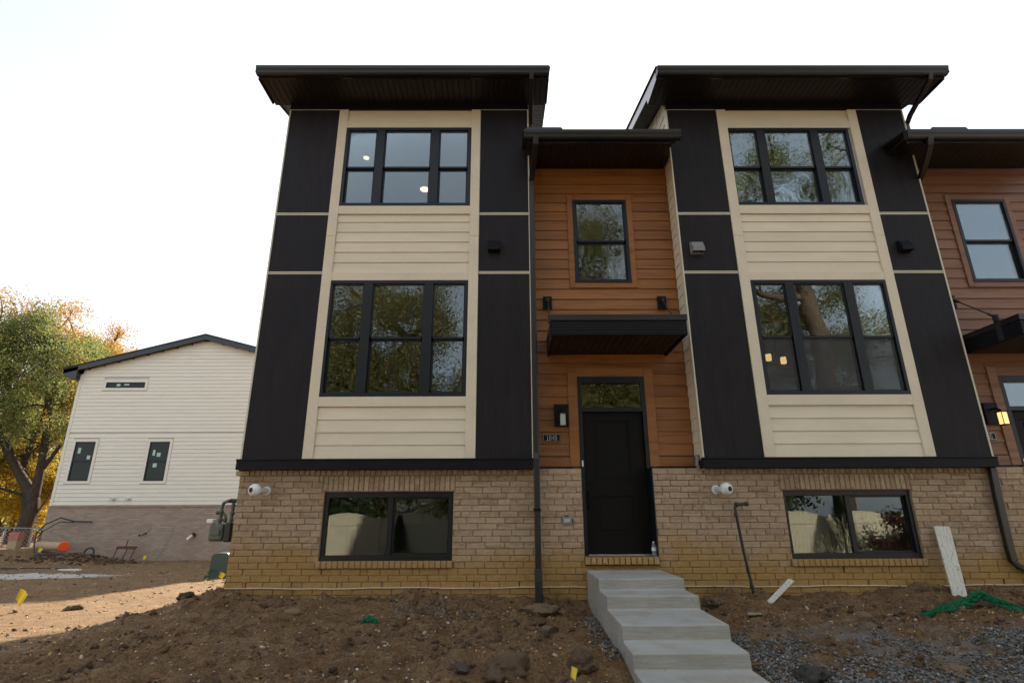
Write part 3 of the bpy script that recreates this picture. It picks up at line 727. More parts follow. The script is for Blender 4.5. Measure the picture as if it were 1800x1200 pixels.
    box('transom_pane', M['glassmid'], FR, dt[0]+.06, dt[1]-.06, 8.40, 8.406, 3.22, 3.62)
    box('threshold', M['steel'], FR, X(1.13), X(2.03), 8.33, 8.45, 1.094, 1.113)
    dl = MB(); lx0, lx1 = X(1.127), X(2.05); zA = (1.12, 1.384, 1.917, 2.116, 3.043, 3.16)
    dl.box(lx0, X(1.277), 8.42, 8.465, zA[0], zA[5]).box(X(1.835), lx1, 8.42, 8.465, zA[0], zA[5])
    for a, b in ((0, 1), (2, 3), (4, 5)): dl.box(X(1.277), X(1.835), 8.42, 8.465, zA[a], zA[b])
    DL = dl.build('door', M['doorp'], H)
    for a, b in ((1, 2), (3, 4)):
        p = MB(); xa, xb, za, zb = X(1.277), X(1.835), zA[a], zA[b]
        p.box(xa, xb, 8.438, 8.46, za, zb)
        for q in ((xa, xb, za, za+.02), (xa, xb, zb-.02, zb), (xa, xa+.02, za+.02, zb-.02), (xb-.02, xb, za+.02, zb-.02)): p.box(q[0], q[1], 8.426, 8.437, q[2], q[3])
        p.box(xa+.06, xb-.06, 8.428, 8.4375, za+.06, zb-.06)
        p.build('door_panel', M['doorp'], DL, bevel=.003)
    hd = MB(); hx = X(1.172)
    hd.box(hx-.035, hx+.035, 8.395, 8.42, 2.11, 2.25).lathe((hx, 8.396, 2.18), (0, -1, 0), [(0, .022), (.012, .022), (.014, .012)], 12)
    hd.box(hx-.028, hx+.028, 8.40, 8.42, 1.72, 2.0).tube([(hx, 8.40, 1.98), (hx, 8.355, 1.95), (hx, 8.345, 1.86), (hx, 8.355, 1.77), (hx, 8.40, 1.74)], .011, 8)
    hd.build('door_handle', M['black'], DL, smooth=False)
    box('doorbell', M['white'], H, X(1.085), X(1.108), 8.335, 8.3495, 2.335, 2.425, bevel=.003)
    # entry eaves
    gl = (.251, -.17)[n]; x0, x1 = X(gl), X(2.79)
    gp2 = [(q[0]+.135, q[1]-1.158) for q in gp]
    g = MB().prism_x(x0, x1, gp2); g.box(x0, x0+.003, 7.403, 7.487, 7.454, 7.577).box(x1-.003, x1, 7.403, 7.487, 7.454, 7.577); g.build('entry_gutter', M['gutter'], H)
    box('entry_fascia', M['coil'], H, X(gl)+.05, x1-.075, 7.496, 7.52, 7.40, 7.585)
    soffit(H, X(gl)+.05 if n else X(XB)-.03, X(XC)-.10, 7.521, 7.99, 7.526, 3, low=.012)
    soffit(H, X(XB)+.012, X(XC)-.014, 7.991, 8.372, 7.526, 3, low=.012)
    MB().prism_x(X(gl)-.02, X(2.80), [(7.44, 7.605), (8.0, 7.745), (8.0, 7.69), (7.44, 7.586)]).prism_x(X(XB)+.02, X(XC)-.02, [(8.0, 7.745), (RIDGE, 9.62), (BACK+.3, 7.75), (BACK+.3, 7.70), (RIDGE, 9.57), (8.0, 7.69)]).build('entry_roof', M['roof'], H)
    sp = MB().prism_y(7.46, 7.475, [(X(.285), 7.575), (X(.285), 7.655), (X(.31), 7.68), (X(.86), 7.68), (X(.885), 7.655), (X(.885), 7.575)]); sp.build('splash_guard', M['gutter'], H)
    # downspouts
    MB().rect([(X(.385), 7.31, 8.62), (X(.385), 7.33, 8.54), (X(.39), 7.90, 8.28), (X(.395), 8.03, 8.18), (X(.395), 8.03, 7.86), (X(.42), 7.85, 7.72)], .07, .055).build('upper_downspout', M['gutter'], H, bevel=.008)
    if n == 0:
        MB().rect([(X(.44), 7.44, 7.46), (X(.44), 7.46, 7.36), (X(.40), 7.90, 7.12), (X(.385), 8.015, 7.02), (X(.385), 8.015, 4.6), (X(.385), 8.015, 2.5), (X(.388), 7.965, 2.42), (X(.388), 7.965, .92)], .088, .065).build('downspout', M['gutter'], H, bevel=.01)
        MB().box(X(.34), X(.436), 7.925, 8.10, 1.70, 1.735).build('downspout_strap', M['black'], H)
        MB().rect([(X(.388), 7.965, .96), (X(.388), 7.95, .80), (X(.388), 7.955, .30)], .104, .08).build('drain_pipe', M['iron'], H, bevel=.01)
    else:
        MB().rect([(X(.2), 7.44, 7.46), (X(.2), 7.46, 7.36), (X(.34), 7.9, 7.12), (X(.385), 8.13, 7.02), (X(.385), 8.13, 2.6), (X(.385), 8.13, 2.34)], .088, .065).build('downspout', M['gutter'], H, bevel=.01)
        MB().rect([(X(.302), 8.02, 2.272), (X(.275), 8.02, 1.9), (X(.262), 8.03, 1.2), (X(.27), 8.03, 1.02), (X(.33), 8.03, .95), (X(.62), 8.03, .86)], .10, .07).build('lower_downspout', M['gutter'], H, bevel=.01)
    # hangers and canopy
    CN = MB().box(X(.61), X(2.512), 7.28, 7.315, 4.05, 4.262).box(X(.61), X(.645), 7.315, 8.36, 4.05, 4.262).box(X(2.477), X(2.512), 7.315, 8.36, 4.05, 4.262).box(X(.645), X(2.477), 7.315, 8.36, 4.16, 4.262)
    CN = CN.build('canopy', M['black'], H, bevel=.003)
    rb = MB()
    for q in range(4): rb.box(X(.612), X(2.51), 7.274, 7.28, 4.09+q*.045, 4.096+q*.045)
    rb.build('fascia_ribs', M['gutter'], CN)
    box('canopy_cap', M['gutter'], CN, X(.60), X(2.522), 7.262, 8.36, 4.263, 4.352, bevel=.004)
    soffit(CN, X(.646), X(2.476), 7.316, 8.355, 4.075, 3, name='canopy_soffit_panel')
    for hx2, ax in ((.632, .60), (2.507, 2.44)):
        r1 = MB().box(X(hx2)-.072, X(hx2)+.072, 8.335, 8.362, 4.845, 5.068).build('hanger_plate', M['black'], CN, bevel=.004)
        tb = MB(); p0, p1 = Vector((X(hx2), 8.30, 4.975)), Vector((X(ax), 7.62, 4.43)); dd = (p1-p0).normalized()
        tb.box(X(hx2)-.022, X(hx2)+.022, 8.27, 8.335, 4.93, 5.01)
        tb.tube([p0, p0+dd*.12], .022, 8).tube([p0+dd*.1, p1-dd*.1], .0105, 8).tube([p1-dd*.13, p1], .020, 8)
        tb.box(X(ax)-.02, X(ax)+.02, 7.585, 7.655, 4.353, 4.46)
        if ax < 1: tb.box(X(.597), X(.609), 7.575, 7.665, 4.06, 4.45)
        tb.build('hanger_rod', M['iron'], CN)
    return H
def holes_side(mb, xa, xb, y0, y1, z0, z1, holes):
    t = MB(); holes_wall(t, y0, y1, z0, z1, xa, xb, holes)
    mb.add([(y, x, z) for x, y, z in t.v], t.f); return mb
_pan = {}
def soffit(parent, x0, x1, y0, y1, z, grooves=3, name='soffit_panel', low=0):
    n = max(1, round((x1-x0)/.305)); w1 = (x1-x0)/n; key = (round(w1, 3), round(y1-y0, 3))
    if key not in _pan:
        s = MB(); g = w1/grooves
        for i in range(grooves):
            a = -w1/2+i*g
            s.prism_y(-(y1-y0)/2, (y1-y0)/2, [(a+.001, .010), (a+.007, .0), (a+g-.007, .0), (a+g-.001, .010)])
        s.box(-w1/2, w1/2, -(y1-y0)/2, (y1-y0)/2, .011, .02)
        _pan[key] = s.mesh(name, M['soffit'])
    for i in range(n): place(_pan[key], name, (x0+(i+.5)*w1, (y0+y1)/2, z), parent)

H0 = unit(0, 0); H1 = unit(DX, 1)

# side window of the end house seen through the living-room glass
sw = MB(); xx = XA+.06
sw.box(xx, xx+.12, 11.7, 11.78, 3.6, 5.15).box(xx, xx+.12, 12.52, 12.6, 3.6, 5.15).box(xx, xx+.12, 11.78, 12.52, 3.6, 3.68).box(xx, xx+.12, 11.78, 12.52, 5.07, 5.15).box(xx, xx+.1, 11.78, 12.52, 4.33, 4.39)
SWn = sw.build('side_window', M['white'], H0); box('pane', M['glass'], SWn, xx+.05, xx+.056, 11.78, 12.52, 3.68, 5.07)

# ---------------------------------------------------------------- steps
st = MB(); prof = [(8.06, .25), (8.06, .931), (7.003, .931), (6.99, .809), (6.499, .809), (6.485, .678), (5.689, .664), (5.672, .533), (5.278, .516), (5.262, .388), (3.9, .37), (3.88, .24), (2.4, .20), (2.4, -.1), (8.06, -.1)]
st.prism_x(1.052, 2.062, prof); S = st.build('concrete_steps', M['concrete'], None, bevel=.012, label='pale grey fresh concrete steps leading down from the black front door', cat='steps')
# ---------------------------------------------------------------- lamps, signs, vents
def wall_lamp(x, lit, label):
    L = empty('wall_lantern', (x, 8.36, 3.1), label, 'lantern', 'wall lanterns beside the front doors')
    box('back_plate', M['black'], L, x-.11, x+.11, 8.318, 8.352, 2.934, 3.275, bevel=.004)
    MB().tube([(x, 8.318, 3.17), (x, 8.24, 3.17), (x, 8.17, 3.13)], .016, 8).box(x-.058, x+.058, 8.10, 8.216, 3.098, 3.118).box(x-.05, x+.05, 8.108, 8.208, 2.905, 2.918).build('arm', M['black'], L)
    b = MB()
    for a in (-.05, .042):
        for c in (8.108, 8.20): b.box(x+a, x+a+.008, c, c+.008, 2.918, 3.098)
    b.build('cage', M['black'], L)
    box('lamp_glass', M['lantern'] if lit else M['frost'], L, x-.040, x+.040, 8.118, 8.198, 2.920, 3.096)
wall_lamp(.80, False, 'unlit black wall lantern with frosted glass above the 1040 number plate')
wall_lamp(.79+DX, True, 'lit black wall lantern glowing warm yellow at the right edge')
GL = {'0': [[(0, 0), (1, 0), (1, 2), (0, 2), (0, 0)]], '1': [[(.15, 1.6), (.5, 2), (.5, 0)], [(.2, 0), (.8, 0)], [(.15, 1.6), (.5, 2)]], '4': [[(.75, 0), (.75, 2), (0, .6), (1, .6)]],
      '3': [[(0, 1.8), (.3, 2), (.8, 2), (1, 1.7), (1, 1.3), (.6, 1.05), (1, .8), (1, .3), (.8, 0), (.3, 0), (0, .2)]], '6': [[(1, 1.8), (.7, 2), (.3, 2), (0, 1.6), (0, .3), (.3, 0), (.7, 0), (1, .3), (1, .8), (.7, 1.1), (.3, 1.1), (0, .8)]]}
def plaque(xc, txt, label):
    P = empty('number_plate', (xc, 8.36, 2.70), label, 'sign', 'house number plates')
    box('plate', M['black'], P, xc-.135, xc+.135, 8.350, 8.362, 2.708, 2.82, bevel=.002)
    bd = MB(); a, b = xc-.128, xc+.128
    for q in ((a, b, 2.713, 2.717), (a, b, 2.811, 2.815), (a, a+.004, 2.717, 2.811), (b-.004, b, 2.717, 2.811)): bd.box(q[0], q[1], 8.347, 8.350, q[2], q[3])
    bd.build('plate_border', M['steel'], P)
    x = xc-.080
    for ch in txt:
        g = MB()
        strokes = GL[ch]
        if ch == '0': strokes = [[(.5+.5*math.cos(t), 1+math.sin(t)) for t in np.linspace(0, 2*math.pi, 15)]]
        for s in strokes: g.tube([(x+p[0]*.029, 8.347, 2.728+p[1]*.036) for p in s], .0030, 5)
        g.build('digit', M['white'], P); x += .042
plaque(.645, '1040', 'black house number plate reading 1040 left of the front door')
plaque(.645+DX, '1036', 'half hidden black number plate ending 36 below the lit lantern')
def vent(x, z, mat, label, y=8.0):
    V = empty('wall_vent', (x, y, z-.11), label, 'vent', 'square vent hoods on the dark panels')
    box('flange', mat, V, x-.105, x+.105, y-.008, y-.0005, z-.10, z+.115, bevel=.002)
    MB().prism_x(x-.095, x-.088, [(y-.008, z-.085), (y-.008, z+.10), (y-.05, z+.10), (y-.12, z-.02), (y-.12, z-.085)]).prism_x(x+.088, x+.095, [(y-.008, z-.085), (y-.008, z+.10), (y-.05, z+.10), (y-.12, z-.02), (y-.12, z-.085)]).prism_x(x-.088, x+.088, [(y-.008, z+.10), (y-.008, z+.092), (y-.045, z+.092), (y-.113, z-.024), (y-.113, z-.085), (y-.12, z-.085), (y-.12, z-.02), (y-.05, z+.10)]).build('hood', mat, V)
    box('flap', M['gap'], V, x-.087, x+.087, y-.10, y-.012, z-.06, z-.052)
vent(-.235, 5.78, M['black'], 'black vent hood on the dark panel right of the left bay windows')
vent(3.045, 5.75, M['greyp'], 'grey vent hood on the dark panel left of the right bay windows')
vent(6.415, 5.77, M['black'], 'black vent hood on the rightmost dark panel of the right bay')
def globe(xw, z, bx, label):
    P = empty('white_pipe_vent', (xw, 8.1, z), label, 'pipe vent', 'white round pipe fittings on the brick')
    MB().lathe((xw, 8.10, z), (0, -1, 0), [(0, .062), (.012, .062), (.014, .045)], 20).build('flange', M['white'], P, smooth=False)
    d = Vector((bx-xw, -.22, 0)).normalized(); c = Vector((xw, 8.10, z))
    MB().lathe(c+d*.01, d, [(0, .040), (.13, .040), (.15, .055), (.165, .078), (.19, .088), (.225, .088), (.25, .075), (.268, .05), (.275, .038)], 24).build('pipe', M['white'], P, smooth=True)
    MB().lathe(c+d*.273, d, [(0, .02), (.004, .034), (.0145, .034)], 16).build('pipe_mouth', M['gap'], P)
globe(-3.46, 1.995, -3.55, 'white round pipe fitting at the left end of the brick wall')
globe(2.955, 1.985, 3.04, 'white round pipe fitting above the thin black standpipe')
o = MB().box(.742, .885, 8.07, 8.1, 1.520, 1.628); O = o.build('outdoor_outlet', M['greyp'], None, bevel=.008, label='small grey outdoor outlet cover on the brick beside the front door', cat='outlet')
box('cover_window', M['frost'], O, .768, .850, 8.058, 8.0695, 1.550, 1.598, bevel=.003); box('hinge', M['black'], O, .775, .83, 8.06, 8.075, 1.629, 1.640); box('side_latch', M['black'], O, .887, .895, 8.065, 8.095, 1.545, 1.60)
o = MB().tube([(2.765, 8.2, 2.46), (2.757, 8.17, 2.44), (2.75, 8.15, 2.38), (2.735, 8.14, 2.31)], [.02, .024, .028, .022], 10).box(2.745, 2.79, 8.17, 8.24, 2.36, 2.49)
o.build('cable_cover', M['greyp'], None, label='small pale cable cover at the foot of the cream corner right of the entry', cat='cable cover', bevel=.004)
# lights indoors
def disc_light(x, y, z, rd, label):
    L = empty('ceiling_light', (x, y, z), label, 'ceiling light', 'lit ceiling lights behind the upper left window')
    MB().lathe((x, y, z), (0, 0, -1), [(0, rd*1.25), (.012, rd*1.25), (.018, rd*1.05)], 24).build('rim', M['white'], L)
    MB().lathe((x, y, z-.018), (0, 0, -1), [(0, rd), (.012, rd*.96), (.02, rd*.5)], 24).build('diffuser', M['bulb'], L)
disc_light(-2.83, 9.29, 8.45, .055, 'small round lit ceiling light behind the upper left window')
disc_light(-1.83, 10.4, 8.45, .10, 'larger round lit ceiling light lower in the upper left window')
L = empty('chandelier', (5.33, 10.5, 4.45), 'lit candle style pendant glowing behind the living room window on the right', 'pendant lamp')
MB().tube([(5.1, 10.5, 4.52), (5.6, 10.5, 4.42)], .012, 8).tube([(5.35, 10.5, 4.47), (5.35, 10.5, 5.49)], .008, 8).build('stem', M['iron'], L)
for a, z in ((5.185, 4.56), (5.475, 4.50)): MB().lathe((a, 10.5, z), (0, 0, 1), [(0, .045), (.005, .055), (.13, .055)], 16).build('candle_shade', M['candle'], L)

# ---------------------------------------------------------------- gas meter and utility box on the left
GMt = empty('gas_meter', (-4.15, 8.45, 1.25), 'grey green gas meter with pipes on the left corner of the end house', 'gas meter')
mb = MB().box(-4.31, -4.10, 8.30, 8.46, 1.31, 1.55); mb.build('meter_body', M['meter'], GMt, bevel=.035)
MB().box(-4.09, -3.99, 8.30, 8.5, 1.30, 1.57).build('meter_backing', M['iron'], GMt, bevel=.02)
MB().box(-4.26, -4.14, 8.285, 8.30, 1.39, 1.47).build('dial_cover', M['meter'], GMt, bevel=.01)
MB().box(-4.36, -4.26, 8.30, 8.42, 1.555, 1.615).build('meter_cap', M['white'], GMt, bevel=.015)
p = MB(); y = 8.38
p.tube([(-4.20, y, 1.55), (-4.20, y, 1.78), (-4.185, y, 1.835), (-4.14, y, 1.86), (-3.98, y+.1, 1.86)], .024, 10)
p.tube([(-4.05, y+.02, 1.56), (-4.05, y+.02, 1.84)], .022, 10).tube([(-4.13, y, 1.56), (-4.13, y, 1.66), (-4.17, y, 1.70), (-4.2, y, 1.70)], .018, 8).tube([(-4.14, y, 1.87), (-4.08, y, 1.89), (-3.96, y, 1.885)], .010, 8)
for x, z, rr in ((-4.20, 1.60, .034), (-4.20, 1.71, .040), (-4.05, 1.60, .032), (-4.05, 1.69, .036), (-4.13, 1.60, .03), (-4.12, 1.86, .033), (-4.05, 1.80, .03), (-4.20, 1.66, .03)): p.lathe((x, y if x != -4.05 else y+.02, z-.02), (0, 0, 1), [(0, rr*.8), (.006, rr), (.036, rr), (.042, rr*.8)], 8)
p.lathe((-4.27, y, 1.70), (1, 0, 0), [(0, .03), (.02, .032), (.05, .02)], 8)
p.build('meter_piping', M['meter'], GMt)
MB().tube([(-3.905, 8.22, 1.32), (-3.905, 8.22, .78)], .014, 8).box(-3.925, -3.885, 8.2, 8.24, .76, .80).build('conduit', M['black'], None, label='thin black conduit running down the left brick corner', cat='conduit')
xc, yc = -7.95, 16.3; zg = G(xc, yc)
ub = MB(); ub.prism_y(yc-.22, yc+.22, [(xc-.26, zg-.08), (xc+.26, zg-.08), (xc+.26, zg+.60), (xc+.22, zg+.66), (xc-.12, zg+.66), (xc-.20, zg+.60), (xc-.22, zg+.2)])
U = ub.build('utility_box', M['green'], None, bevel=.02, label='dark green utility box standing on the dirt beside the left house corner', cat='utility box')
MB().tube([(xc-.25, yc-.235, zg+.16), (xc-.10, yc-.24, zg+.27), (xc+.08, yc-.24, zg+.20), (xc+.2, yc-.235, zg+.08)], .012, 6).build('loose_strap', M['meter'], U)
box('base_skirt', M['green'], U, xc-.30, xc+.30, yc-.26, yc-.222, zg-.06, zg+.10)

# ---------------------------------------------------------------- black standpipe, boards, bottle
zg = G(3.25, 7.9)
p = MB().tube([(3.283, 7.93, 1.786), (3.24, 7.92, 1.788), (3.165, 7.91, 1.775), (3.125, 7.91, 1.74), (3.128, 7.91, 1.66), (3.175, 7.93, 1.2), (3.235, 7.93, .72), (3.25, 7.93, zg-.1)], .019, 10)
for a, b, rr in (((3.275, 7.93, 1.786), (1, 0, 0), .03), ((3.13, 7.91, 1.78), (1, 0, 0), .03), ((3.125, 7.91, 1.62), (0, 0, 1), .028), ((3.232, 7.93, .70), (0, 0, 1), .03), ((3.245, 7.93, .54), (0, 0, 1), .034)): p.lathe(a, b, [(0, rr*.85), (.006, rr), (.04, rr), (.046, rr*.85)], 10)
p.lathe((3.283, 7.93, 1.786), (0, 1, 0), [(0, .022), (.17, .022)], 8)
p.build('standpipe', M['iron'], None, smooth=False, label='thin black iron standpipe leaning against the brick right of the steps', cat='pipe')
def plank(pts, t, name, mat, **k):   # pts 4 corners
    P = [Vector(q) for q in pts]; nn = (P[1]-P[0]).cross(P[3]-P[0]).normalized()*t
    return MB().hexa([*P, *[q+nn for q in P]]).build(name, mat, None, bevel=.003, **k)
plank([(5.755, 7.75, .52), (5.925, 7.73, .52), (6.14, 8.045, 1.47), (5.925, 8.05, 1.475)], .022, 'loose_board', M['board'], label='wide scratched white board leaning against the brick near the right downspout', cat='board')
plank([(3.27, 7.66, .56), (3.34, 7.62, .56), (3.80, 7.91, .79), (3.75, 7.96, .81)], .018, 'loose_board', M['board'], label='short white strip propped on the dirt beside the standpipe', cat='board')
bt = empty('water_bottle', (2.025, 8.2, 1.09), 'clear plastic water bottle standing on the brick door sill', 'bottle')
def m_pet():
    b = NB('clear_bottle_plastic'); b.base((.85, .88, .9, 1), .08, 0, .5); b.p.inputs['Transmission Weight'].default_value = .85; b.p.inputs['IOR'].default_value = 1.3; return b.m
M['pet'] = m_pet()
bx, by, bz = 2.022, 8.17, 1.091
MB().lathe((bx, by, bz), (0, 0, 1), [(0, .028), (.01, .032), (.06, .032), (.065, .030), (.13, .032), (.155, .026), (.172, .013), (.184, .012)], 16).build('bottle_body', M['pet'], bt, smooth=True)
MB().lathe((bx, by, bz+.184), (0, 0, 1), [(0, .014), (.014, .014)], 12).build('cap', M['white'], bt)
MB().lathe((bx, by, bz+.075), (0, 0, 1), [(0, .0328), (.045, .0328)], 16).build('bottle_label', M['white'], bt)

# ---------------------------------------------------------------- flags
def flag(x, y, label, first=None, s=1.0, rz=0):
    z = G(x, y)
    if first is not None:
        c = copy_tree(first, (x, y, z), rz, label=label); c.scale = (s, s, s); return c
    F = empty('marker_flag', (x, y, z), label, 'flag', 'yellow utility marker flags')
    MB().tube([(x, y, z-.1), (x+.01, y, z+.1), (x+.005, y, z+.27)], .0022, 6).build('wire', M['galv'], F)
    m = MB(); nseg = 5
    for a in range(nseg+1):
        t = a/nseg
        for yy in (0, .0015): m.v += [(x+.005+t*.13, y+yy+.02*math.sin(t*5), z+.27-t*.03), (x+.005+t*.10, y+yy+.02*math.sin(t*5+.6), z+.15-t*.05)]
    for a in range(nseg):
        q = a*4; m.f += [(q, q+4, q+5, q+1), (q+2, q+3, q+7, q+6), (q, q+2, q+6, q+4), (q+1, q+5, q+7, q+3)]
    m.f += [(0, 1, 3, 2), (nseg*4, nseg*4+2, nseg*4+3, nseg*4+1)]
    m.build('flag_sheet', M['flag'], F, smooth=False); return F
F0 = flag(-7.80, 9.42, 'yellow marker flag at the left edge on the sunlit dirt', rz=0); F0.scale = (1.35,)*3; F0.rotation_euler = (0, .25, 0)
flag(-7.2, 14.6, 'yellow marker flag on the dirt left of the brick corner', F0, 1.0, .5)
flag(-5.45, 11.3, 'yellow marker flag half hidden low at the brick corner', F0, 1.0, 1.2)
flag(-15.15, 24.2, 'small far yellow marker flag in front of the rusty rack', F0, 1.15, .2)
flag(-19.6, 24.3, 'small far yellow marker flag left of the cable coil', F0, 1.15, .9)
flag(-19.9, 27.5, 'pale yellow marker flag behind the orange tipped pipe', F0, 1.2, .4)
flag(.485, 5.02, 'yellow marker flag cut by the bottom edge beside the steps', F0, .62, 1.0)

# ---------------------------------------------------------------- green netting
def netting(pts, rad, label, seed):
    rnd = random.Random(seed); m = MB(); P = [Vector((x, y, G(x, y)+h)) for x, y, h in pts]
    fine = []
    for i in range(len(P)-1):
        for t in np.linspace(0, 1, 10, endpoint=False): fine.append(P[i].lerp(P[i+1], t))
    fine.append(P[-1]); n = len(fine)
    for k in range(60):
        a0 = rnd.uniform(0, 6.28); tw = rnd.choice((-1, 1))*rnd.uniform(5, 11); pts2 = []
        for i, q in enumerate(fine):
            t = i/(n-1); rr = rad*(.5+.5*math.sin(math.pi*min(1, max(.0, t*.9+.05))))*rnd.uniform(.35, 1.2); a = a0+tw*t
            pts2.append(q+Vector((.4*rr*math.cos(a*1.3), rr*math.cos(a), rr*.8*math.sin(a)+rad*.35)))
        m.tube(pts2, .0035, 3, False)
    return m.build('green_netting', M['netting'], None, label=label, cat='netting')
netting([(4.95, 7.25, .0), (5.3, 7.3, .02), (5.65, 7.42, .05), (5.92, 7.5, .13), (6.05, 7.35, .03), (6.15, 7.15, 0), (6.5, 7.15, .0)], .062, 'long crumpled tube of green netting lying below the leaning white board', 3)
netting([(4.75, 6.25, -.03), (5.0, 6.3, -.02), (5.25, 6.3, -.03)], .035, 'faded scrap of green netting half buried in the gravel at right', 5)
netting([(-1.68, 6.88, -.01), (-1.6, 6.9, .01), (-1.5, 6.88, -.01)], .045, 'small ball of green netting on the dirt under the left basement window', 8)

# ---------------------------------------------------------------- stones and clods
def ico(sub):
    import bmesh
    bm = bmesh.new(); bmesh.ops.create_icosphere(bm, subdivisions=sub, radius=1); v = np.array([q.co[:] for q in bm.verts]); f_ = np.array([[w_.index for w_ in q.verts] for q in bm.faces]); bm.free(); return v, f_
I1, I2, I3, I4 = ico(1), ico(2), ico(3), ico(4)
def n3(v, fr, s): return (fbm(v[:, 0], v[:, 1], fr, 3, s)+fbm(v[:, 1]+3.1, v[:, 2], fr, 3, s+5)+fbm(v[:, 2]-2.7, v[:, 0], fr, 3, s+9))/3-.5
def rockshape(base, seed, amp=.3, flat=.65, sharp=False):
    v, f_ = base; rs = np.random.RandomState(seed); d = np.zeros(len(v))
    for k in range(5):
        ax = rs.randn(3); ax /= np.linalg.norm(ax); d += amp/(k+1)*np.sin(v@ax*(1.5+k*1.6)+rs.rand()*6)
    v = v*(1+d[:, None]*.6)
    if sharp:
        for k in range(9):
            ax = rs.randn(3); ax /= np.linalg.norm(ax); lim = rs.uniform(.45, .8); s_ = v@ax; v = v-np.maximum(s_-lim, 0)[:, None]*ax
        v = v*(1+.12*n3(v, 4, seed)[:, None])
    elif amp > .25:
        v = v*(1+1.1*n3(v, 1.4, seed)[:, None]+.75*n3(v, 4.5, seed+3)[:, None]+(.06 if len(v) > 300 else .10)*rs.randn(len(v), 1))
    return v*np.array([1, rs.uniform(.7, 1), flat*rs.uniform(.8, 1.1)]), f_
def rock(name, x, y, size, col, label, cat, seed, sink=.3, base=None, amp=.3, flat=.6, group=None, sharp=False, rz=0):
    v, f_ = rockshape(base or (I4 if amp > .25 and not sharp else I3), seed, amp, flat, sharp); ca, sa = math.cos(rz), math.sin(rz)
    v = np.stack([v[:, 0]*ca-v[:, 1]*sa, v[:, 0]*sa+v[:, 1]*ca, v[:, 2]], -1)*size
    me = np_mesh(name, v, f_, M['clod'], col=np.array(col), smooth=not sharp)
    return link(name, me, loc=(x, y, G(x, y)+size*flat*(1-2*sink)+.0), label=label, category=None) if False else props(link(name, me, loc=(x, y, G(x, y)+size*flat*(1-2*sink))), label, cat, group)
rock('cobble', 4.13, 7.05, .105, (.30, .185, .12), 'smooth tan cobble on the dirt under the right basement window', 'stone', 2, .3, amp=.12, flat=.6)
rock('stone', -2.62, 7.3, .12, (.33, .22, .13), 'flat orange tan stone on the dirt below the left end of the brick wall', 'stone', 5, .45, amp=.15, flat=.42)
rock('clod', .40, 7.3, .15, (.26, .18, .11), 'large rough clod of earth at the foot of the tall downspout', 'clod', 9, .35, amp=.5)
rock('clod', .42, 6.72, .12, (.24, .18, .12), 'pale stone wedged under the large clod below the downspout', 'stone', 11, .4, amp=.4, sharp=True)
rock('clod', -.10, 5.22, .20, (.19, .125, .075), 'biggest brown clod at the bottom edge left of the steps', 'clod', 13, .45, amp=.5)
rock('clod', -.45, 5.25, .085, (.14, .125, .115), 'dark grey chunk beside the biggest brown clod', 'clod', 15, .4, amp=.4, sharp=True)
rock('clod', .62, 5.45, .19, (.18, .12, .072), 'brown clod nearest the steps at the bottom edge', 'clod', 17, .45, amp=.5)
rock('stone', 2.62, 7.7, .12, (.23, .16, .10), 'rough tan rock right of the top steps', 'stone', 19, .4, amp=.35)
rock('slab_fragment', 2.85, 7.05, .10, (.40, .36, .27), 'pale triangular chip below the small white strip', 'stone', 21, .3, amp=.2, flat=.25, sharp=True)
rock('stone', -7.05, 9.75, .12, (.19, .115, .065), 'brown lump beside the left marker flag', 'stone', 23, .35, amp=.3, flat=.45)
rock('stone', -5.45, 8.6, .11, (.17, .105, .06), 'low brown lump in the sunlit strip', 'stone', 25, .45, amp=.35, flat=.4)
rock('stone', -4.25, 7.95, .10, (.09, .06, .04), 'dark clod at the bottom left corner of the brick wall', 'clod', 27, .35, amp=.4)
rock('stone', -3.0, 5.35, .085, (.30, .15, .085), 'reddish stone at the bottom left of the shaded dirt', 'stone', 29, .3, amp=.3)
rock('stone', 3.95, 5.5, .12, (.34, .23, .13), 'sandy yellow lump in the middle of the gravel', 'stone', 31, .6, amp=.3, flat=.4)
rock('flat_slab', 4.3, 4.93, .17, (.21, .15, .095), 'flat brown slab in the gravel at the bottom edge', 'stone', 33, .5, amp=.2, flat=.22, sharp=True)
rock('flat_slab', 5.35, 5.1, .36, (.19, .13, .075), 'broad flat brown slab at the bottom right corner', 'stone', 35, .45, amp=.2, flat=.22, sharp=True)
rock('stone', 4.95, 5.95, .055, (.50, .36, .30), 'small pinkish stone on the gravel at right', 'stone', 37, .3, amp=.25, sharp=True)
rock('flat_slab', 2.95, 6.25, .13, (.16, .13, .10), 'flat brown slab sticking out of the gravel by the steps', 'stone', 39, .4, amp=.2, flat=.25, sharp=True)
rock('clod', 5.0, 5.75, .15, (.17, .10, .06), 'dark brown clod on the gravel at right', 'clod', 43, .4, amp=.3)
rock('dark_rag', 2.55, 5.3, .15, (.10, .09, .08), 'crumpled grey scrap on the gravel beside the lowest steps', 'scrap', 41, .4, amp=.6, flat=.5)
rs = np.random.RandomState(4)
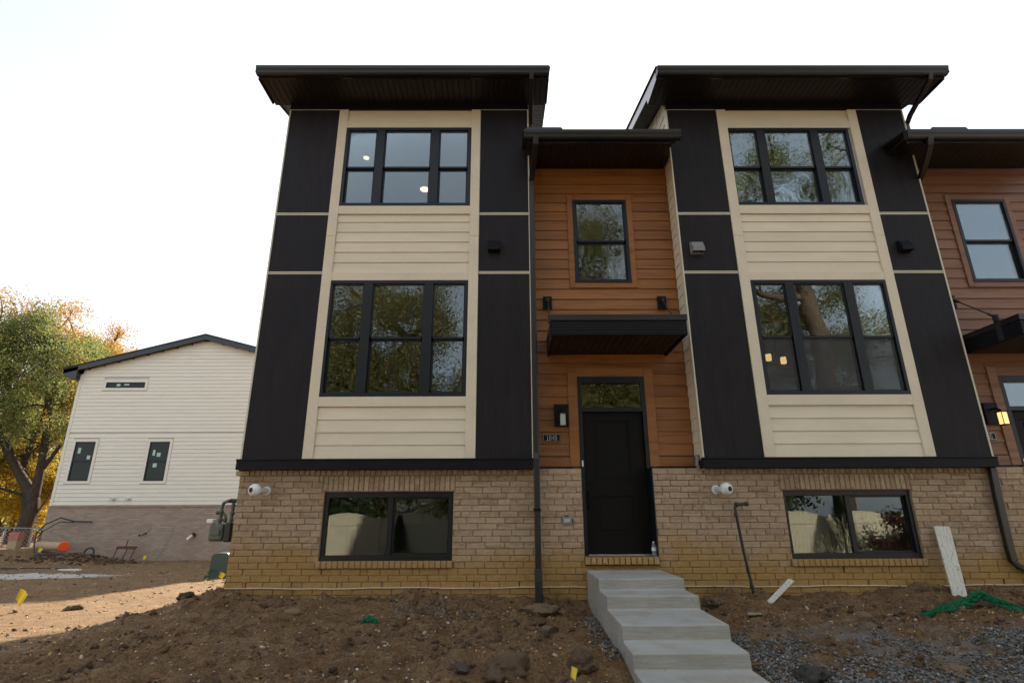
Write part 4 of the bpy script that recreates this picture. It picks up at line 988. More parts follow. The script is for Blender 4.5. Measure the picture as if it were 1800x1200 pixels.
def scatter(name, shapes, xs, ys, sizes, cols, mat, sink, label, smooth=False):
    Vs, Fs, Cs = [], [], []; k = 0; zs = gz(xs, ys)
    for i in range(len(xs)):
        v, f_ = shapes[rs.randint(len(shapes))]; a = rs.rand()*6.28; b_ = rs.randn()*.35; ca, sa = math.cos(a), math.sin(a)
        v = v*sizes[i]; v = np.stack([v[:, 0]*ca-v[:, 1]*sa, v[:, 0]*sa+v[:, 1]*ca, v[:, 2]+v[:, 0]*b_], -1)+np.array([xs[i], ys[i], zs[i]+sizes[i]*sink])
        Vs.append(v); Fs.append(f_+k); Cs.append(np.repeat(cols[i][None], len(v), 0)); k += len(v)
    return props(link(name, np_mesh(name, np.concatenate(Vs), np.concatenate(Fs), mat, col=np.concatenate(Cs), smooth=smooth)), label, None, None, 'stuff')
inst = lambda x, y: (np.maximum(np.maximum(1.03-x, x-2.09), 0) > 0)
# clods
N = 15000; x = rs.uniform(-6.5, 8, N); y = rs.uniform(3.9, 8.02, N); dn = fbm(x, y, 1.7, 3, 77)
keep = inst(x, y) & (rs.rand(N) < ss(.40, .62, dn)*.9+.12) & ((x > -5) | (rs.rand(N) < .4)); x, y = x[keep], y[keep]
s = .007+.040*rs.rand(len(x))**5.5
cl = np.array([.185, .117, .068])*(.6+.9*rs.rand(len(x))[:, None])*np.array([1, 1, 1])+rs.rand(len(x))[:, None]*np.array([.03, .02, .012])
scatter('clods', [rockshape(I2 if i < 3 else I1, 100+i, .5, .7) for i in range(9)], x, y, s, cl, M['clod'], .1, 'loose clods of brown earth', False)
# small pebbles over everything incl. the sunlit strip
N = 7000; x = rs.uniform(-24, 8, N); y = np.where(x < -4.2, rs.uniform(4, 25.5, N), rs.uniform(3.9, 8.05, N)); keep = inst(x, y); x, y = x[keep], y[keep]
s = (.006+.022*rs.rand(len(x))**3)*np.where(y > 12, 1.6, 1); g = rs.rand(len(x))[:, None]
cl = np.where(g < .5, np.array([.24, .17, .11]), np.where(g < .8, np.array([.40, .32, .24]), np.array([.09, .07, .055])))*(.7+.6*rs.rand(len(x))[:, None])
scatter('pebbles', [rockshape(I1, 200+i, .3, .6) for i in range(5)], x, y, s, cl, M['stone'], .2, 'pebbles and crumbs on the dirt')
# gravel
N = 46000; x = rs.uniform(2.08, 8.2, N); y = rs.uniform(4.0, 7.0, N)
dn = fbm(x, y, 1.15, 3, 91, gain=.6)+.10*(1-np.abs(y-5.3)/1.6)-.22*ss(6.1, 7.0, y)
keep = rs.rand(N) < ss(.49, .66, dn)*.85; x, y = x[keep], y[keep]
x2 = rs.uniform(.86, 1.04, 260); y2 = rs.uniform(5.6, 7.4, 260); x3 = rs.uniform(-1.5, -.4, 160); y3 = 7.35+.25*rs.randn(160)*.5-.3*(x3+1)
x = np.concatenate([x, x2, x3]); y = np.concatenate([y, y2, y3])
s = .009+.013*rs.rand(len(x)); g = rs.rand(len(x))[:, None]
cl = (np.array([.165, .158, .15])*(.4+.95*g)+(rs.rand(len(x))[:, None] > .93)*np.array([.12, .12, .11]))
scatter('gravel', [rockshape(I1, 300+i, .2, .75, True) for i in range(8)], x, y, s, cl, M['stone'], .55, 'grey crushed stone spread right of the steps')
# leaf litter and chips
def litter(name, x, y, size, cols, label):
    n = len(x); z = gz(x, y)+.006; a = rs.rand(n)*6.28; t1, t2 = rs.randn(n)*.35, rs.randn(n)*.35
    L_ = size; W_ = size*rs.uniform(.35, .8, n); V = []
    for u_, v_, c_ in ((-1, -.3, 0), (0, -1, .25), (1, 0, 0), (0, 1, .25)):
        lx = u_*L_; ly = v_*W_; V.append(np.stack([x+lx*np.cos(a)-ly*np.sin(a), y+lx*np.sin(a)+ly*np.cos(a), z+lx*t1+ly*t2+c_*size*.8+.004], -1))
    V = np.stack(V, 1); F = np.arange(4*n).reshape(n, 4)
    return props(link(name, np_mesh(name, V, F, M['litter'], col=np.repeat(cols, 4, 0))), label, None, None, 'stuff')
N = 9000; x = rs.uniform(-6, 8, N); y = rs.uniform(3.9, 8.05, N); k = inst(x, y) & (rs.rand(N) < np.where(x > .6, .85, .35)*ss(.3, .6, fbm(x, y, 1.1, 3, 31))); x, y = x[k], y[k]; n = len(x)
pal = np.array([(.42, .16, .035), (.50, .24, .06), (.30, .12, .05), (.45, .32, .14), (.20, .10, .05), (.55, .36, .10)])
litter('fallen_leaves', x, y, .008+.014*rs.rand(n)**1.5, pal[rs.randint(6, size=n)]*(.7+.6*rs.rand(n)[:, None]), 'small orange and tan leaves scattered on the dirt')
N = 1500; x = rs.uniform(-6, 8, N); y = rs.uniform(3.9, 8.05, N); k = inst(x, y); x, y = x[k], y[k]; n = len(x)
litter('pale_chips', x, y, .007+.012*rs.rand(n)**2, np.array([(.50, .44, .34)])*(.7+.6*rs.rand(n)[:, None]), 'pale wood and mortar chips on the dirt')
# tyre ruts / debris on the far dirt
N = 2600; x = rs.uniform(-24, -5.2, N); y = rs.uniform(6, 25.5, N); s = .015+.05*rs.rand(N)**6; g = rs.rand(N)[:, None]
k = fbm(x, y, .7, 3, 13) > .47; x, y, s, g = x[k], y[k], s[k], g[k]
scatter('far_clods', [rockshape(I1, 400+i, .4, .5) for i in range(5)], x, y, s, np.array([.36, .25, .155])*(.6+.7*g), M['clod'], .1, 'clods on the graded dirt left of the house')
N = 900; x = -17.1+rs.randn(N)*.9; y = 23.4+rs.randn(N)*.6; scatter('dirt_pile', [rockshape(I1, 420+i, .4, .6) for i in range(4)], x, y, .03+.06*rs.rand(N)**2, np.array([.17, .105, .06])*(.5+.9*rs.rand(N)[:, None]), M['clod'], .3, 'low heap of loose dark dirt before the far house')

# ---------------------------------------------------------------- neighbouring house (left)
NH = empty('neighbour_house', (-14.9, 26, -.2), 'cream sided house with brown roof edge and brick base behind the dirt lot at left', 'house')
nl, nr, ny0, nd = -20.83, -7.0, 26.0, 14.0; ax_, az = -14.95, 9.98; sN = .262
topz = lambda x: az-sN*abs(x-ax_)
MB().prism_y(ny0+.03, ny0+nd, [(nl, -.6), (nr, -.6), (nr, topz(nr)-.15), (ax_, az-.15), (nl, topz(nl)-.15)]).build('house_core', M['wall'], NH)
box('brick_wall', M['brickfar'], NH, nl-.02, nr+.02, ny0-.04, ny0+.06, -.6, 2.06)
MB().box(nl-.04, nr+.04, ny0-.07, ny0+.05, 2.062, 2.13).build('brick_ledge', M['brickfar'], NH)
wins = [(-19.50, -17.62, 7.58, 7.86), (-20.31, -19.37, 3.22, 5.01), (-16.83, -15.90, 3.21, 5.0)]
boards = MB(); z = 2.16
while z < 9.9:
    zt2 = z+.165; xl = nl+.12 if z < topz(nl) else ax_-(az-z)/sN+.2; xr = nr-.12 if z < topz(nr) else ax_+(az-z)/sN-.2
    if z > topz(nl)-.25: xl = max(xl, ax_-(az-zt2)/sN-.4)
    segs = [(max(xl, nl+.12), xr)]
    for wx in wins:
        o0, o1, o2, o3 = wx[0]-.14, wx[1]+.14, wx[2]-.13, wx[3]+.13
        if zt2 > o2 and z < o3: segs = [(a, b) for s0, s1 in segs for a, b in ((s0, min(s1, o0)), (max(s0, o1), s1)) if b-a > .05]
    for a, b in segs:
        if b > a: boards.prism_x(a, b, [(ny0-.024, z), (ny0+.03, z), (ny0+.03, zt2+.012), (ny0-.004, zt2+.012)])
    z += .1785 if not (5.05 < z < 5.2) else .26
boards.build('lap_siding', M['cream2'], NH, kind='stuff')
box('corner_board', M['cream2'], NH, nl-.02, nl+.115, ny0-.03, ny0+.1, 2.14, topz(nl)-.2)
for i, (a, b, c, d) in enumerate(wins):
    t = MB(); e = .125
    t.box(a-e, b+e, ny0-.035, ny0+.03, d, d+e).box(a-e, b+e, ny0-.035, ny0+.03, c-e, c).box(a-e, a, ny0-.035, ny0+.03, c, d).box(b, b+e, ny0-.035, ny0+.03, c, d)
    t.build('window_trim', M['cream2'], NH)
    fr = MB(); q = .055; fr.box(a, b, ny0-.03, ny0+.03, d-q, d).box(a, b, ny0-.03, ny0+.03, c, c+q).box(a, a+q, ny0-.03, ny0+.03, c+q, d-q).box(b-q, b, ny0-.03, ny0+.03, c+q, d-q)
    if i: m_ = (c+d)/2; fr.box(a+q, b-q, ny0-.03, ny0+.03, m_-.03, m_+.03)
    W = fr.build('window', M['frame'], NH)
    if i:
        box('pane', M['farglass'], W, a+q, b-q, ny0+.0, ny0+.008, c+q, m_-.03); box('pane', M['farglass'], W, a+q, b-q, ny0-.01, ny0-.002, m_+.03, d-q)
        for sx, sz, ss_ in (((.18, 1.25, .13), (.66, .98, .15)) if i == 1 else ((.2, 1.15, .11), (.40, 1.1, .17), (.3, .62, .18))):
            yy = ny0-.011 if sz > .89 else ny0-.001
            box('sticker', M['sticker'], W, a+sx, a+sx+ss_, yy-.004, yy, c+sz, c+sz+(.26 if ss_ < .14 else .18))
    else:
        box('pane', M['farglass'], W, a+q, b-q, ny0-.005, ny0+.003, c+q, d-q)
        box('sticker', M['sticker'], W, a+.5, a+.68, ny0-.009, ny0-.005, c+.09, d-.08); box('sticker', M['sticker'], W, a+.86, a+1.1, ny0-.009, ny0-.005, c+.13, d-.08)
# roof and rake boards of the neighbour
le, re = nl-.72, nr+.40
tz = lambda x: 10.24-sN*abs(x-ax_)
MB().prism_y(ny0-.32, ny0+nd+.3, [(le, tz(le)), (ax_, tz(ax_)), (re, tz(re)), (re, tz(re)-.06), (ax_, tz(ax_)-.07), (le, tz(le)-.06)]).build('roof', M['roof'], NH)
rk = MB()
for a, b in ((le+.05, ax_), (ax_, re)): rk.hexa([(a, ny0-.30, tz(a)-.29), (b, ny0-.30, tz(b)-.29), (b, ny0-.26, tz(b)-.29), (a, ny0-.26, tz(a)-.29), (a, ny0-.30, tz(a)-.071), (b, ny0-.30, tz(b)-.071), (b, ny0-.26, tz(b)-.071), (a, ny0-.26, tz(a)-.071)])
rk.build('rake_board', M['coil'], NH)
rk = MB()
for a, b in ((nl-.05, ax_), (ax_, nr)): rk.hexa([(a, ny0-.26, tz(a)-.27), (b, ny0-.26, tz(b)-.27), (b, ny0+.02, tz(b)-.27), (a, ny0+.02, tz(a)-.27), (a, ny0-.26, tz(a)-.25), (b, ny0-.26, tz(b)-.25), (b, ny0+.02, tz(b)-.25), (a, ny0+.02, tz(a)-.25)])
rk.build('rake_soffit', M['soffit'], NH)
MB().prism_y(ny0-.30, ny0+nd, [(le+.05, tz(le)-.30), (le+.05, tz(le)-.075), (nl+.0, tz(nl)-.10), (nl+.0, tz(le)-.55), (le+.45, tz(le)-.55)]).build('eave_box', M['coil'], NH)
def small(name, fn, label, cat, mat, **k):
    m = MB(); fn(m); return m.build(name, mat, None, label=label, cat=cat, **k)
for xx_, lb in ((-18.05, 'left one of two small white pipe hoods low on the far cream wall'), (-17.37, 'right one of two small white pipe hoods low on the far cream wall')):
    small('pipe_hood', lambda m: m.lathe((xx_, 25.98, 2.44), (.35, -1, -.15), [(0, .05), (.16, .05), (.2, .065)], 10).box(xx_-.10, xx_+.16, 25.94, 25.975, 2.40, 2.50), lb, 'pipe hood', M['white'], group='white pipe hoods on the far wall')
pp = empty('wall_pipe', (-14.1, 25.95, .85), 'white and black pipe stub sticking out of the far brick wall', 'pipe')
MB().lathe((-14.02, 25.9, .93), (-.55, -.5, -.65), [(0, .08), (.12, .08)], 12).build('elbow', M['iron'], pp); MB().lathe((-14.09, 25.84, .85), (-.55, -.5, -.65), [(0, .058), (.26, .058)], 12).build('stub', M['white'], pp)
small('hose_bib', lambda m: m.tube([(-16.2, 25.95, .95), (-16.24, 25.85, .93), (-16.3, 25.8, .86)], .03, 8).tube([(-16.02, 25.93, 1.18), (-16.1, 25.9, 1.05), (-16.16, 25.88, .97)], .008, 6).lathe((-16.42, 25.8, .86), (1, 0, 0), [(0, .05), (.04, .05)], 8), 'small dark hose bib on the far brick wall', 'hose bib', M['iron'])
small('hanging_wire', lambda m: m.tube([(-15.0, 25.93, 1.3), (-15.15, 25.92, .8), (-15.35, 25.9, .3), (-15.5, 25.85, .02), (-15.7, 25.7, -.12), (-15.5, 25.6, -.14), (-15.2, 25.65, -.12), (-15.35, 25.8, -.1)], .010, 5), 'thin pale wire hanging down the far brick wall', 'wire', M['galv'])
# rusty rack
def rack(m):
    for a in (-17.05, -16.62, -16.28): m.tube([(a-.07, 25.3, -.25), (a, 25.5, .36)], .022, 6)
    for k_ in range(4): m.tube([(-17.08, 25.46+k_*.03, .36+k_*.015), (-16.25, 25.46+k_*.03, .33+k_*.02)], .03, 6)
    m.tube([(-16.72, 25.5, .35), (-16.66, 25.5, .68)], .025, 6)
small('rusty_rack', rack, 'rusty steel rack standing in front of the far brick wall', 'rack', M['rust'])
# orange tipped tube, coils, cable
ot = empty('orange_tipped_pipe', (-18.9, 24.8, .42), 'brown pipe with bright orange end cap lying before the far brick wall', 'pipe')
MB().lathe((-18.88, 24.8, .46), (-.9, .42, 0), [(0, .17), (2.0, .17)], 16).build('pipe', M['tan'], ot); MB().lathe((-18.86, 24.79, .46), (.7, -.7, 0), [(-.05, .21), (.02, .21), (.04, .17)], 20).build('end_cap', M['orange'], ot)
def coil(m, cx, cy, cz, R, turns, rr, tilt=0, jit=.03):
    rnd = random.Random(3); pts = []
    for i in range(int(turns*18)):
        a = i/18*6.283; q = R*(1+rnd.uniform(-jit, jit)+.12*math.sin(i*.13)); pts.append((cx+q*math.cos(a), cy+q*.6*math.sin(a)*(1 if not tilt else .25), cz+(i/(turns*18))*.10*(1-tilt)+(q*math.sin(a)*tilt)))
    m.tube(pts, rr, 5)
small('cable_coil', lambda m: coil(m, -18.75, 24.1, G(-18.75, 24.1)+.03, .62, 6, .022), 'flat coil of black cable on the dirt in front of the orange cap', 'cable', M['cable'])
small('cable_coil', lambda m: coil(m, -17.75, 24.8, G(-17.75, 24.8)+.20, .20, 3, .02, 1), 'small upright ring of black cable right of the orange cap', 'cable', M['cable'])
small('hanging_cable', lambda m: (m.tube([(-18.7, 25.9, 1.44), (-19.4, 25.75, 1.46), (-19.9, 25.6, 1.62), (-20.35, 25.4, 1.35), (-20.55, 25.3, 1.0), (-20.5, 25.2, .7), (-20.3, 25.0, .5), (-20.05, 24.8, .2)], .028, 6), m.tube([(-19.4, 25.75, 1.42), (-19.9, 25.6, 1.45), (-20.4, 25.4, 1.05), (-20.48, 25.3, .8)], .02, 6)), 'thick black cable drooping from the left corner of the far brick wall', 'cable', M['cable'])
def gcable(m):
    pts = [(-24+i*.55, 19.6+.35*math.sin(i*.6)+i*.05) for i in range(17)]
    m.tube([(a, b, G(a, b)+.02) for a, b in pts], .02, 5)
small('ground_cable', gcable, 'long black cable trailing over the dirt at left', 'cable', M['cable'])
small('white_scrap', lambda m: m.box(-14.9, -14.2, 19.55, 19.67, G(-14.5, 19.6)-.02, G(-14.5, 19.6)+.05), 'short white plastic scrap on the dirt beyond the lime strip', 'scrap', M['white'])
pk = empty('wrapped_post', (-22.0, 26, .1), 'short square post with pink upper boards beside the big tree trunk', 'post')
zb = G(-22, 26); box('post_base', M['tan'], pk, -22.18, -21.80, 25.85, 26.15, zb-.1, zb+.38)
for k_ in range(3): box('pink_board', M['pink'], pk, -22.20+.01*k_, -21.76, 25.82, 26.17, zb+.382+k_*.105, zb+.48+k_*.105)
# chain link fence and shed behind the trees
CF = empty('chain_link_fence', (-26, 29, 0), 'sagging chain link fence in front of the dark shed at far left', 'fence')
m = MB(); m.tube([(-34+i*1.2, 29, 1.12+.04*math.sin(i*1.1)) for i in range(11)], .022, 6); m.build('top_rail', M['galv'], CF)
m = MB()
for i in range(62):
    xx_ = -34+i*.2; m.tube([(xx_, 29, G(-25, 29)-.05), (xx_+1.1, 29, 1.1)], .006, 3, False); m.tube([(xx_+1.1, 29, G(-25, 29)-.05), (xx_, 29, 1.1)], .006, 3, False)
m.build('wire_mesh', M['galv'], CF, kind='stuff')
for i in range(5): MB().tube([(-33+i*2.6, 29.05, G(-25, 29)-.2), (-33+i*2.6, 29.05, 1.17)], .035, 8).build('fence_post', M['galv'], CF)
SH = empty('garden_shed', (-27.5, 37, 0), 'low dark roofed shed with red panel behind the chain link fence', 'shed')
MB().box(-31, -25.5, 36.2, 39, -.5, 1.0).build('wall', M['shedroof'], SH)
MB().prism_x(-31.4, -25.1, [(35.8, .95), (37.6, 1.75), (39.4, .95), (39.4, .87), (35.8, .87)]).build('roof', M['shedroof'], SH)
box('red_panel', M['redp'], SH, -29.6, -28.0, 36.1, 36.198, .0, .62); box('frame_post', M['tan'], SH, -27.7, -27.45, 35.9, 36.05, -.3, 1.0)
lb_ = MB().hexa([(-24.2, 27.6, .1), (-20.9, 26.9, .32), (-20.85, 27.05, .32), (-24.15, 27.75, .1), (-24.2, 27.6, .19), (-20.9, 26.9, .41), (-20.85, 27.05, .41), (-24.15, 27.75, .19)])
lb_.build('fallen_board', M['tan'], None, label='long pale board resting across the dirt behind the pink topped post', cat='board')

# ---------------------------------------------------------------- trees
def tree(name, base, centres, crad, leaves, lsize, pal, trunk_r, label, cat='tree', seed=0, group=None, trunk_pts=None, drop=0.0, spread=.5, limb_r=.45, col_fn=None, hang=False, forks=None, zmin=None):
    rnd = np.random.RandomState(seed); T = empty(name, base, label, cat, group)
    base = np.array(base, float)
    nodes = [base+np.array(q, float) for q in trunk_pts]; par = [-1]+list(range(len(nodes)-1)); rad_l = [0.0]*len(nodes)
    if forks:
        for fk in forks:
            p0 = fk[0]; 
            for q in fk[1]: nodes.append(base+np.array(q, float)); par.append(p0); p0 = len(nodes)-1
    nodes = list(nodes); startn = 1
    C_ = np.array(centres)+base; order = np.argsort(np.linalg.norm(C_-nodes[len(trunk_pts)-1], axis=1))
    for ci in order:
        c = C_[ci]; A = np.array(nodes[startn:]); d = np.linalg.norm(A-c, axis=1)+np.maximum(A[:, 2]-c[2]+.3, 0)*1.5
        j = int(np.argmin(d))+startn; a = nodes[j]; m1 = a*.55+c*.45+rnd.randn(3)*.06*np.linalg.norm(c-a)+np.array([0, 0, .08*np.linalg.norm(c-a)*(1 if not hang else .3)])
        nodes.append(m1); par.append(j); nodes.append(c); par.append(len(nodes)-2)
    n = len(nodes); w_ = np.zeros(n); ch = [[] for _ in range(n)]
    for i in range(n):
        if par[i] >= 0: ch[par[i]].append(i)
    for i in reversed(range(n)): pass
    # pipe-model radii, children may have smaller or larger index: iterate by depth
    depth = [0]*n
    for i in range(n):
        k_, dd = i, 0
        while par[k_] >= 0: k_ = par[k_]; dd += 1
        depth[i] = dd
    for i in sorted(range(n), key=lambda q: -depth[q]): w_[i] = 1 if not ch[i] else sum(w_[c] for c in ch[i])
    R_ = trunk_r*(w_/w_[0])**limb_r; R_ = np.maximum(R_, trunk_r*.035)
    wd = MB(); done = set()
    for i in range(n):
        if par[i] < 0 or i in done: continue
        # start of a chain
        chain = [par[i], i]; done.add(i)
        while True:
            cs = [c for c in ch[chain[-1]] if c not in done]
            if not cs: break
            nx_ = max(cs, key=lambda q: w_[q]); chain.append(nx_); done.add(nx_)
        pts = [nodes[k_] for k_ in chain]; rr = [min(R_[chain[0]], R_[chain[1]]*1.25)]+[R_[k_] for k_ in chain[1:]]; rr[-1] *= .5
        if chain[0] == 0: rr[0] = R_[0]*1.35
        # subdivide with catmull-rom
        P = []; Q = []
        for k_ in range(len(pts)-1):
            p0, p1, p2, p3 = pts[max(k_-1, 0)], pts[k_], pts[k_+1], pts[min(k_+2, len(pts)-1)]
            for t in (0, .33, .67): P.append(.5*((2*p1)+(-p0+p2)*t+(2*p0-5*p1+4*p2-p3)*t*t+(-p0+3*p1-3*p2+p3)*t**3)); Q.append(rr[k_]*(1-t)+rr[k_+1]*t)
        P.append(pts[-1]); Q.append(rr[-1]); wd.tube(P, Q, 8 if Q[0] > .05 else 5)
    wd.build('trunk', M['bark'], T, smooth=True)
    K = len(C_); per = leaves//K; cen = np.repeat(C_, per, 0); rr_ = np.repeat(np.asarray(crad)*np.ones(K), per)
    off = rnd.randn(len(cen), 3)*rr_[:, None]*np.array([spread, spread, spread*.75])
    if hang: off[:, 2] -= np.abs(rnd.randn(len(cen)))*rr_*.7
    P = cen+off; n = len(P)
    if zmin is not None: keep = P[:, 2] > zmin; P = P[keep]; cen = cen[keep]; n = len(P)
    d1 = rnd.randn(n, 3); d1 /= np.linalg.norm(d1, axis=1)[:, None]; d2 = np.cross(d1, rnd.randn(n, 3)); d2 /= np.linalg.norm(d2, axis=1)[:, None]
    s_ = (lsize*rnd.uniform(.6, 1.3, n))[:, None]
    V = np.stack([P-d1*s_, P-d2*s_*.55, P+d1*s_, P+d2*s_*.55], 1)
    pal = np.array(pal); cc = pal[rnd.randint(len(pal), size=n)] if col_fn is None else col_fn(P-base, rnd, np.repeat(np.arange(K), per) if zmin is None else None)
    cc = cc*rnd.uniform(.7, 1.3, n)[:, None]
    me = np_mesh('crown', V-np.array(C_.mean(0)), np.arange(4*n).reshape(n, 4), M['leaf'], col=np.repeat(cc, 4, 0))
    o = link('crown', me, T, loc=C_.mean(0)); return T
def ell(n, c, r_, seed, shell=.35, zlow=-1.0):
    rnd = np.random.RandomState(seed); out = []
    while len(out) < n:
        v = rnd.randn(3); v /= np.linalg.norm(v); 
        if v[2] < zlow: continue
        q = (shell+(1-shell)*rnd.rand()**.6)*(1+.12*math.sin(v[0]*5+seed)+.10*math.sin(v[2]*7+v[1]*4)); out.append([c[i]+v[i]*r_[i]*q for i in range(3)])
    return out
GRN = [(.16, .20, .065), (.22, .25, .075), (.12, .155, .05), (.32, .30, .085)]; YEL = [(.42, .30, .04), (.50, .34, .04), (.36, .24, .03)]; ORG = [(.42, .22, .045), (.48, .30, .06), (.36, .18, .04)]
def maple_col(P, rnd, ids):
    n = len(P); g = np.array(GRN)[rnd.randint(4, size=n)]; o = np.array(ORG)[rnd.randint(3, size=n)]; y = np.array(YEL)[rnd.randint(3, size=n)]
    t = fbm(P[:, 0]+P[:, 1]*.7, P[:, 2]+P[:, 1]*.3, .38, 3, 9)-.03+.008*(P[:, 2]-9)+.09*(P[:, 0] < -3.5); t = t+rnd.randn(n)*.05
    c = np.where((t > .60)[:, None], o, g); c = np.where(((t > .53) & (t <= .60))[:, None], g*.5+y*.5, c)
    return np.where((P[:, 2] < 4.5)[:, None]*(rnd.rand(n) < .8)[:, None], y, c)
tb = (-25.1, 30, .1)
tree('maple_tree', tb, ell(170, (-2.5, 0, 9.2), (5.3, 4.6, 4.8), 3, .2)+ell(22, (-4.4, 0, 4.6), (3.0, 2, 2.4), 4), .85, 125000, .062, GRN, .36,
     'big maple with green and orange leaves and thick forked trunk left of the far house', seed=2, group='autumn trees at far left', trunk_pts=[(0, 0, -.3), (.05, 0, 1.2), (.12, 0, 2.4), (.1, 0, 3.8), (.0, 0, 5.2), (-.3, 0, 7.2), (-.9, 0, 9.5)], col_fn=maple_col, limb_r=.5,
     forks=[(2, [(-1.0, 0, 3.8), (-2.2, 0, 5.4), (-3.4, 0, 7.5), (-4.0, .5, 9.5)]), (1, [(.7, 0, 2.2), (1.5, -.3, 3.9), (2.2, -.4, 6.0)]), (3, [(.8, .4, 5.8), (1.2, .5, 8.4)]), (1, [(-.8, .6, 2.6), (-1.6, .9, 4.6), (-1.4, 1.2, 7.5)])], spread=.55)
tree('golden_tree', (-28.4, 33, .1), ell(60, (1.2, -.5, 4.0), (2.4, 1.6, 3.0), 8, .3), .6, 24000, .065, YEL, .16, 'young tree with bright yellow leaves between the maple and the far house', seed=5, group='autumn trees at far left', trunk_pts=[(0, 0, -.3), (.1, 0, 1.2), (.3, 0, 2.6), (.5, 0, 4.2)], hang=True)
tree('orange_tree', (-34, 44, 0), ell(70, (.6, 0, 11.6), (4.0, 4, 5.2), 12, .3), 1.0, 45000, .085, ORG, .42, 'tall orange leaved tree rising behind the far house roof', seed=6, group='autumn trees at far left', trunk_pts=[(0, 0, -.3), (.2, 0, 3), (.6, 0, 6), (1.1, 0, 10)])
tree('orange_tree', (-38, 40, 0), ell(40, (0, 0, 10.5), (4.6, 4, 5.0), 14, .3), 1.1, 12000, .13, ORG+[(.30, .28, .05)], .42, 'orange tree cut by the left edge of the picture', seed=7, group='autumn trees at far left', trunk_pts=[(0, 0, -.3), (.2, 0, 3), (.1, 0, 6), (.3, 0, 9)])
tree('yellow_green_tree', (-40.5, 46, 0), ell(80, (-1, 0, 5.2), (8.5, 3, 4.6), 16, .2), 1.2, 24000, .14, [(.16, .20, .03), (.30, .27, .04), (.10, .14, .03), (.42, .32, .05)], .3, 'low yellow green tree filling the gap behind the chain link fence', seed=8, group='autumn trees at far left', trunk_pts=[(0, 0, -.3), (.1, 0, 1.5), (0, 0, 3)])
tree('dark_green_tree', (-45.5, 48, 0), ell(50, (0, 0, 4.2), (7, 3, 3.8), 17, .2), 1.2, 12000, .15, [(.035, .06, .02), (.06, .09, .02)], .3, 'dark green bushy tree at the far left edge behind the fence', seed=9, group='autumn trees at far left', trunk_pts=[(0, 0, -.3), (.1, 0, 1.5), (0, 0, 3)])
# trees across the street, behind the photographer: seen mirrored in the windows
OLV = [(.12, .13, .04), (.18, .165, .05), (.085, .10, .035), (.25, .20, .065)]
tree('willow_tree', (-6.8, -14, -.2), ell(120, (0, 0, 8.6), (7.4, 3.5, 7.6), 21, .1), 1.15, 190000, .058, OLV, .55, 'olive leaved tree mirrored in the left living room window', seed=11, group='street trees mirrored in the windows', trunk_pts=[(0, 0, -.3), (.1, 0, 2), (-.1, 0, 4.5), (0, 0, 8)], hang=True)
tree('willow_tree', (5.0, -15, -.2), ell(160, (0, 0, 11.4), (5.8, 3.5, 9.6), 23, .1), 1.2, 210000, .058, OLV, .5, 'olive leaved tree mirrored in the transom over the front door', seed=12, group='street trees mirrored in the windows', trunk_pts=[(0, 0, -.3), (.1, 0, 2), (.2, 0, 4.5), (0, 0, 8)], hang=True)
LOC = [(.10, .12, .03), (.17, .18, .04), (.07, .09, .025), (.24, .22, .06)]
tree('locust_tree', (14.9, -9, -.2), ell(110, (-1.5, 0, 16.8), (10.0, 5, 6.5), 25, .2, -.8)+ell(110, (.3, -2.4, 10.6), (8.0, 1.5, 3.4), 26, .2), .75, 130000, .050, LOC, .43, 'tall locust tree with a thick bare trunk mirrored in the right bay windows', seed=13, group='street trees mirrored in the windows', trunk_pts=[(0, 0, -.3), (.05, 0, 3), (-.1, 0, 6), (.15, 0, 9), (-.2, 0, 12), (-.4, 0, 16)], spread=.6, limb_r=.55,
     forks=[(4, [(-2.4, 0, 12.2), (-5.2, .3, 14.0)]), (3, [(2.3, .2, 9.6), (4.8, .2, 12.2)])])
tree('hedge_tree', (-9, -10.5, -.2), ell(40, (0, 0, 2.4), (4.5, 1.3, 2.3), 31, .1), .8, 10000, .10, [(.035, .06, .018), (.06, .085, .02)], .16, 'dark hedge tree mirrored above the left fence panels', seed=15, group='dark bushes behind the fence', trunk_pts=[(0, 0, -.3), (.1, 0, 1), (0, 0, 2)])
tree('hedge_tree', (-1, -10.5, -.2), ell(36, (0, 0, 2.2), (4.2, 1.3, 2.2), 33, .1), .8, 9000, .10, [(.04, .06, .018), (.07, .085, .02), (.13, .06, .035)], .16, 'reddish dark hedge tree mirrored above the right fence panels', seed=16, group='dark bushes behind the fence', trunk_pts=[(0, 0, -.3), (.1, 0, 1), (0, 0, 2)])
tree('hedge_tree', (9, -11.5, -.2), ell(44, (0, 0, 2.6), (6, 1.4, 2.4), 35, .1), .9, 10000, .10, [(.035, .055, .018), (.08, .08, .025)], .16, 'dark hedge tree mirrored in the right basement window', seed=17, group='dark bushes behind the fence', trunk_pts=[(0, 0, -.3), (.1, 0, 1), (0, 0, 2)])
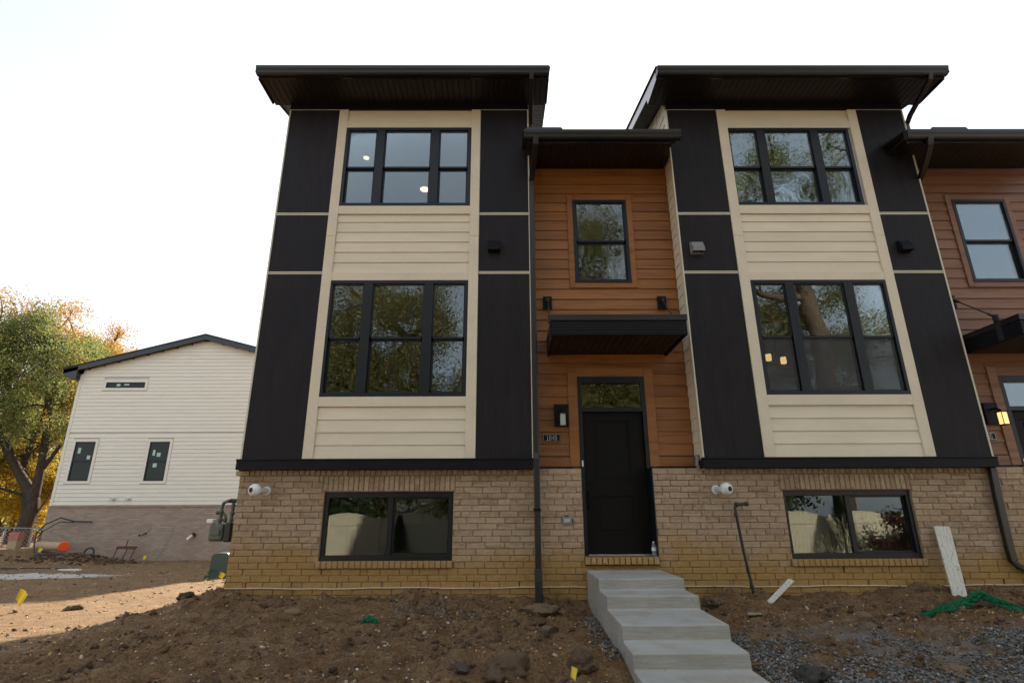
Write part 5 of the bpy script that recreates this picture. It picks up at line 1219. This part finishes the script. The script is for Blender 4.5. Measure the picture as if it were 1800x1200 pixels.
def spruce(x, y, h, rd, label):
    z0 = G(x, y); T = empty('spruce', (x, y, z0), label, 'spruce', 'small spruces before the vinyl fence')
    MB().tube([(x, y, z0-.1), (x, y, z0+h)], [.05, .008], 6).build('trunk', M['bark'], T)
    rnd = np.random.RandomState(int(h*100)); V = []
    for i in range(5200):
        t = rnd.rand()**.75; a = rnd.rand()*6.28; rr = rd*(1-t)*rnd.uniform(.35, 1.1)+.02; zz = z0+.08+t*h-.10*rr
        p = np.array([x+rr*math.cos(a), y+rr*math.sin(a), zz]); d = np.array([math.cos(a)*.8, math.sin(a)*.8, .55+rnd.randn()*.15])*rnd.uniform(.06, .13); sd_ = np.array([-math.sin(a), math.cos(a), 0])*.009
        V += [p-d*.4-sd_, p-d*.4+sd_, p+d+sd_*.2, p+d-sd_*.2]
    V = np.array(V); col = np.repeat(np.array([(.03, .055, .025)])*rnd.uniform(.6, 1.6, (len(V)//4, 1)), 4, 0)
    link('needles', np_mesh('needles', V-np.array([x, y, z0]), np.arange(len(V)).reshape(-1, 4), M['leaf'], col=col), T, loc=(x, y, z0))
spruce(-4.0, -4.6, 1.55, .62, 'small dark spruce mirrored in the left basement window')
spruce(12.0, -4.4, 2.25, .95, 'larger dark spruce mirrored in the right basement window')
tree('red_bush', (14.2, -4.0, -.3), ell(34, (.4, 0, 1.1), (1.9, .8, 1.1), 44, .1), .35, 7000, .06, [(.10, .02, .015), (.06, .025, .015), (.05, .045, .02)], .03, 'dark red bush mirrored in the right half of the right basement window', cat='bush', seed=21, trunk_pts=[(0, 0, -.1), (0, 0, .4)])
# scalloped vinyl fence
ordn = 'first second third fourth fifth sixth seventh eighth ninth tenth eleventh twelfth thirteenth fourteenth fifteenth sixteenth'.split()
FPOS = [o_+' from the left end' for o_ in ordn]
first = None; FW = 2.45; fz = float(gbase(0, -5.5))-.02
for i in range(16):
    xx_ = -17.2+i*FW
    if first is None:
        Fp = empty('vinyl_fence_panel', (xx_, -5.5, fz), 'beige vinyl fence panel with arched top, first of the run', 'fence', 'arched vinyl fence panels across the street')
        box('fence_post', M['fencevinyl'], Fp, xx_-.065, xx_+.065, -5.565, -5.435, fz-.2, fz+1.58, bevel=.01)
        MB().hexa([(xx_-.075, -5.575, fz+1.581), (xx_+.075, -5.575, fz+1.581), (xx_+.075, -5.425, fz+1.581), (xx_-.075, -5.425, fz+1.581), (xx_-.01, -5.51, fz+1.66), (xx_+.01, -5.51, fz+1.66), (xx_+.01, -5.49, fz+1.66), (xx_-.01, -5.49, fz+1.66)]).build('post_cap', M['fencevinyl'], Fp)
        nb = 15; bw_ = (FW-.14)/nb
        for k_ in range(nb):
            a = xx_+.07+k_*bw_; t0, t1 = k_/nb, (k_+1)/nb; h0, h1 = [1.50+.28*math.sin(math.pi*t)**.8 for t in (t0, t1)]
            MB().prism_y(-5.515, -5.49, [(a+.004, fz), (a+bw_-.004, fz), (a+bw_-.004, fz+h1-.03), (a+.004, fz+h0-.03)]).build('picket', M['fencevinyl'], Fp)
        rl = MB()
        for k_ in range(nb):
            a = xx_+.07+k_*bw_; h0, h1 = [1.50+.28*math.sin(math.pi*t)**.8 for t in (k_/nb, (k_+1)/nb)]
            rl.hexa([(a, -5.53, fz+h0-.05), (a+bw_, -5.53, fz+h1-.05), (a+bw_, -5.475, fz+h1-.05), (a, -5.475, fz+h0-.05), (a, -5.53, fz+h0), (a+bw_, -5.53, fz+h1), (a+bw_, -5.475, fz+h1), (a, -5.475, fz+h0)])
        rl.box(xx_+.07, xx_+FW-.07, -5.485, -5.46, fz+1.32, fz+1.42).box(xx_+.07, xx_+FW-.07, -5.485, -5.46, fz+.1, fz+.2)
        rl.build('rail', M['fencevinyl'], Fp); first = Fp
    else: copy_tree(first, (xx_, -5.5, fz), label='beige arched vinyl fence panel, '+FPOS[i])
first['label'] = 'beige arched vinyl fence panel, '+FPOS[0]
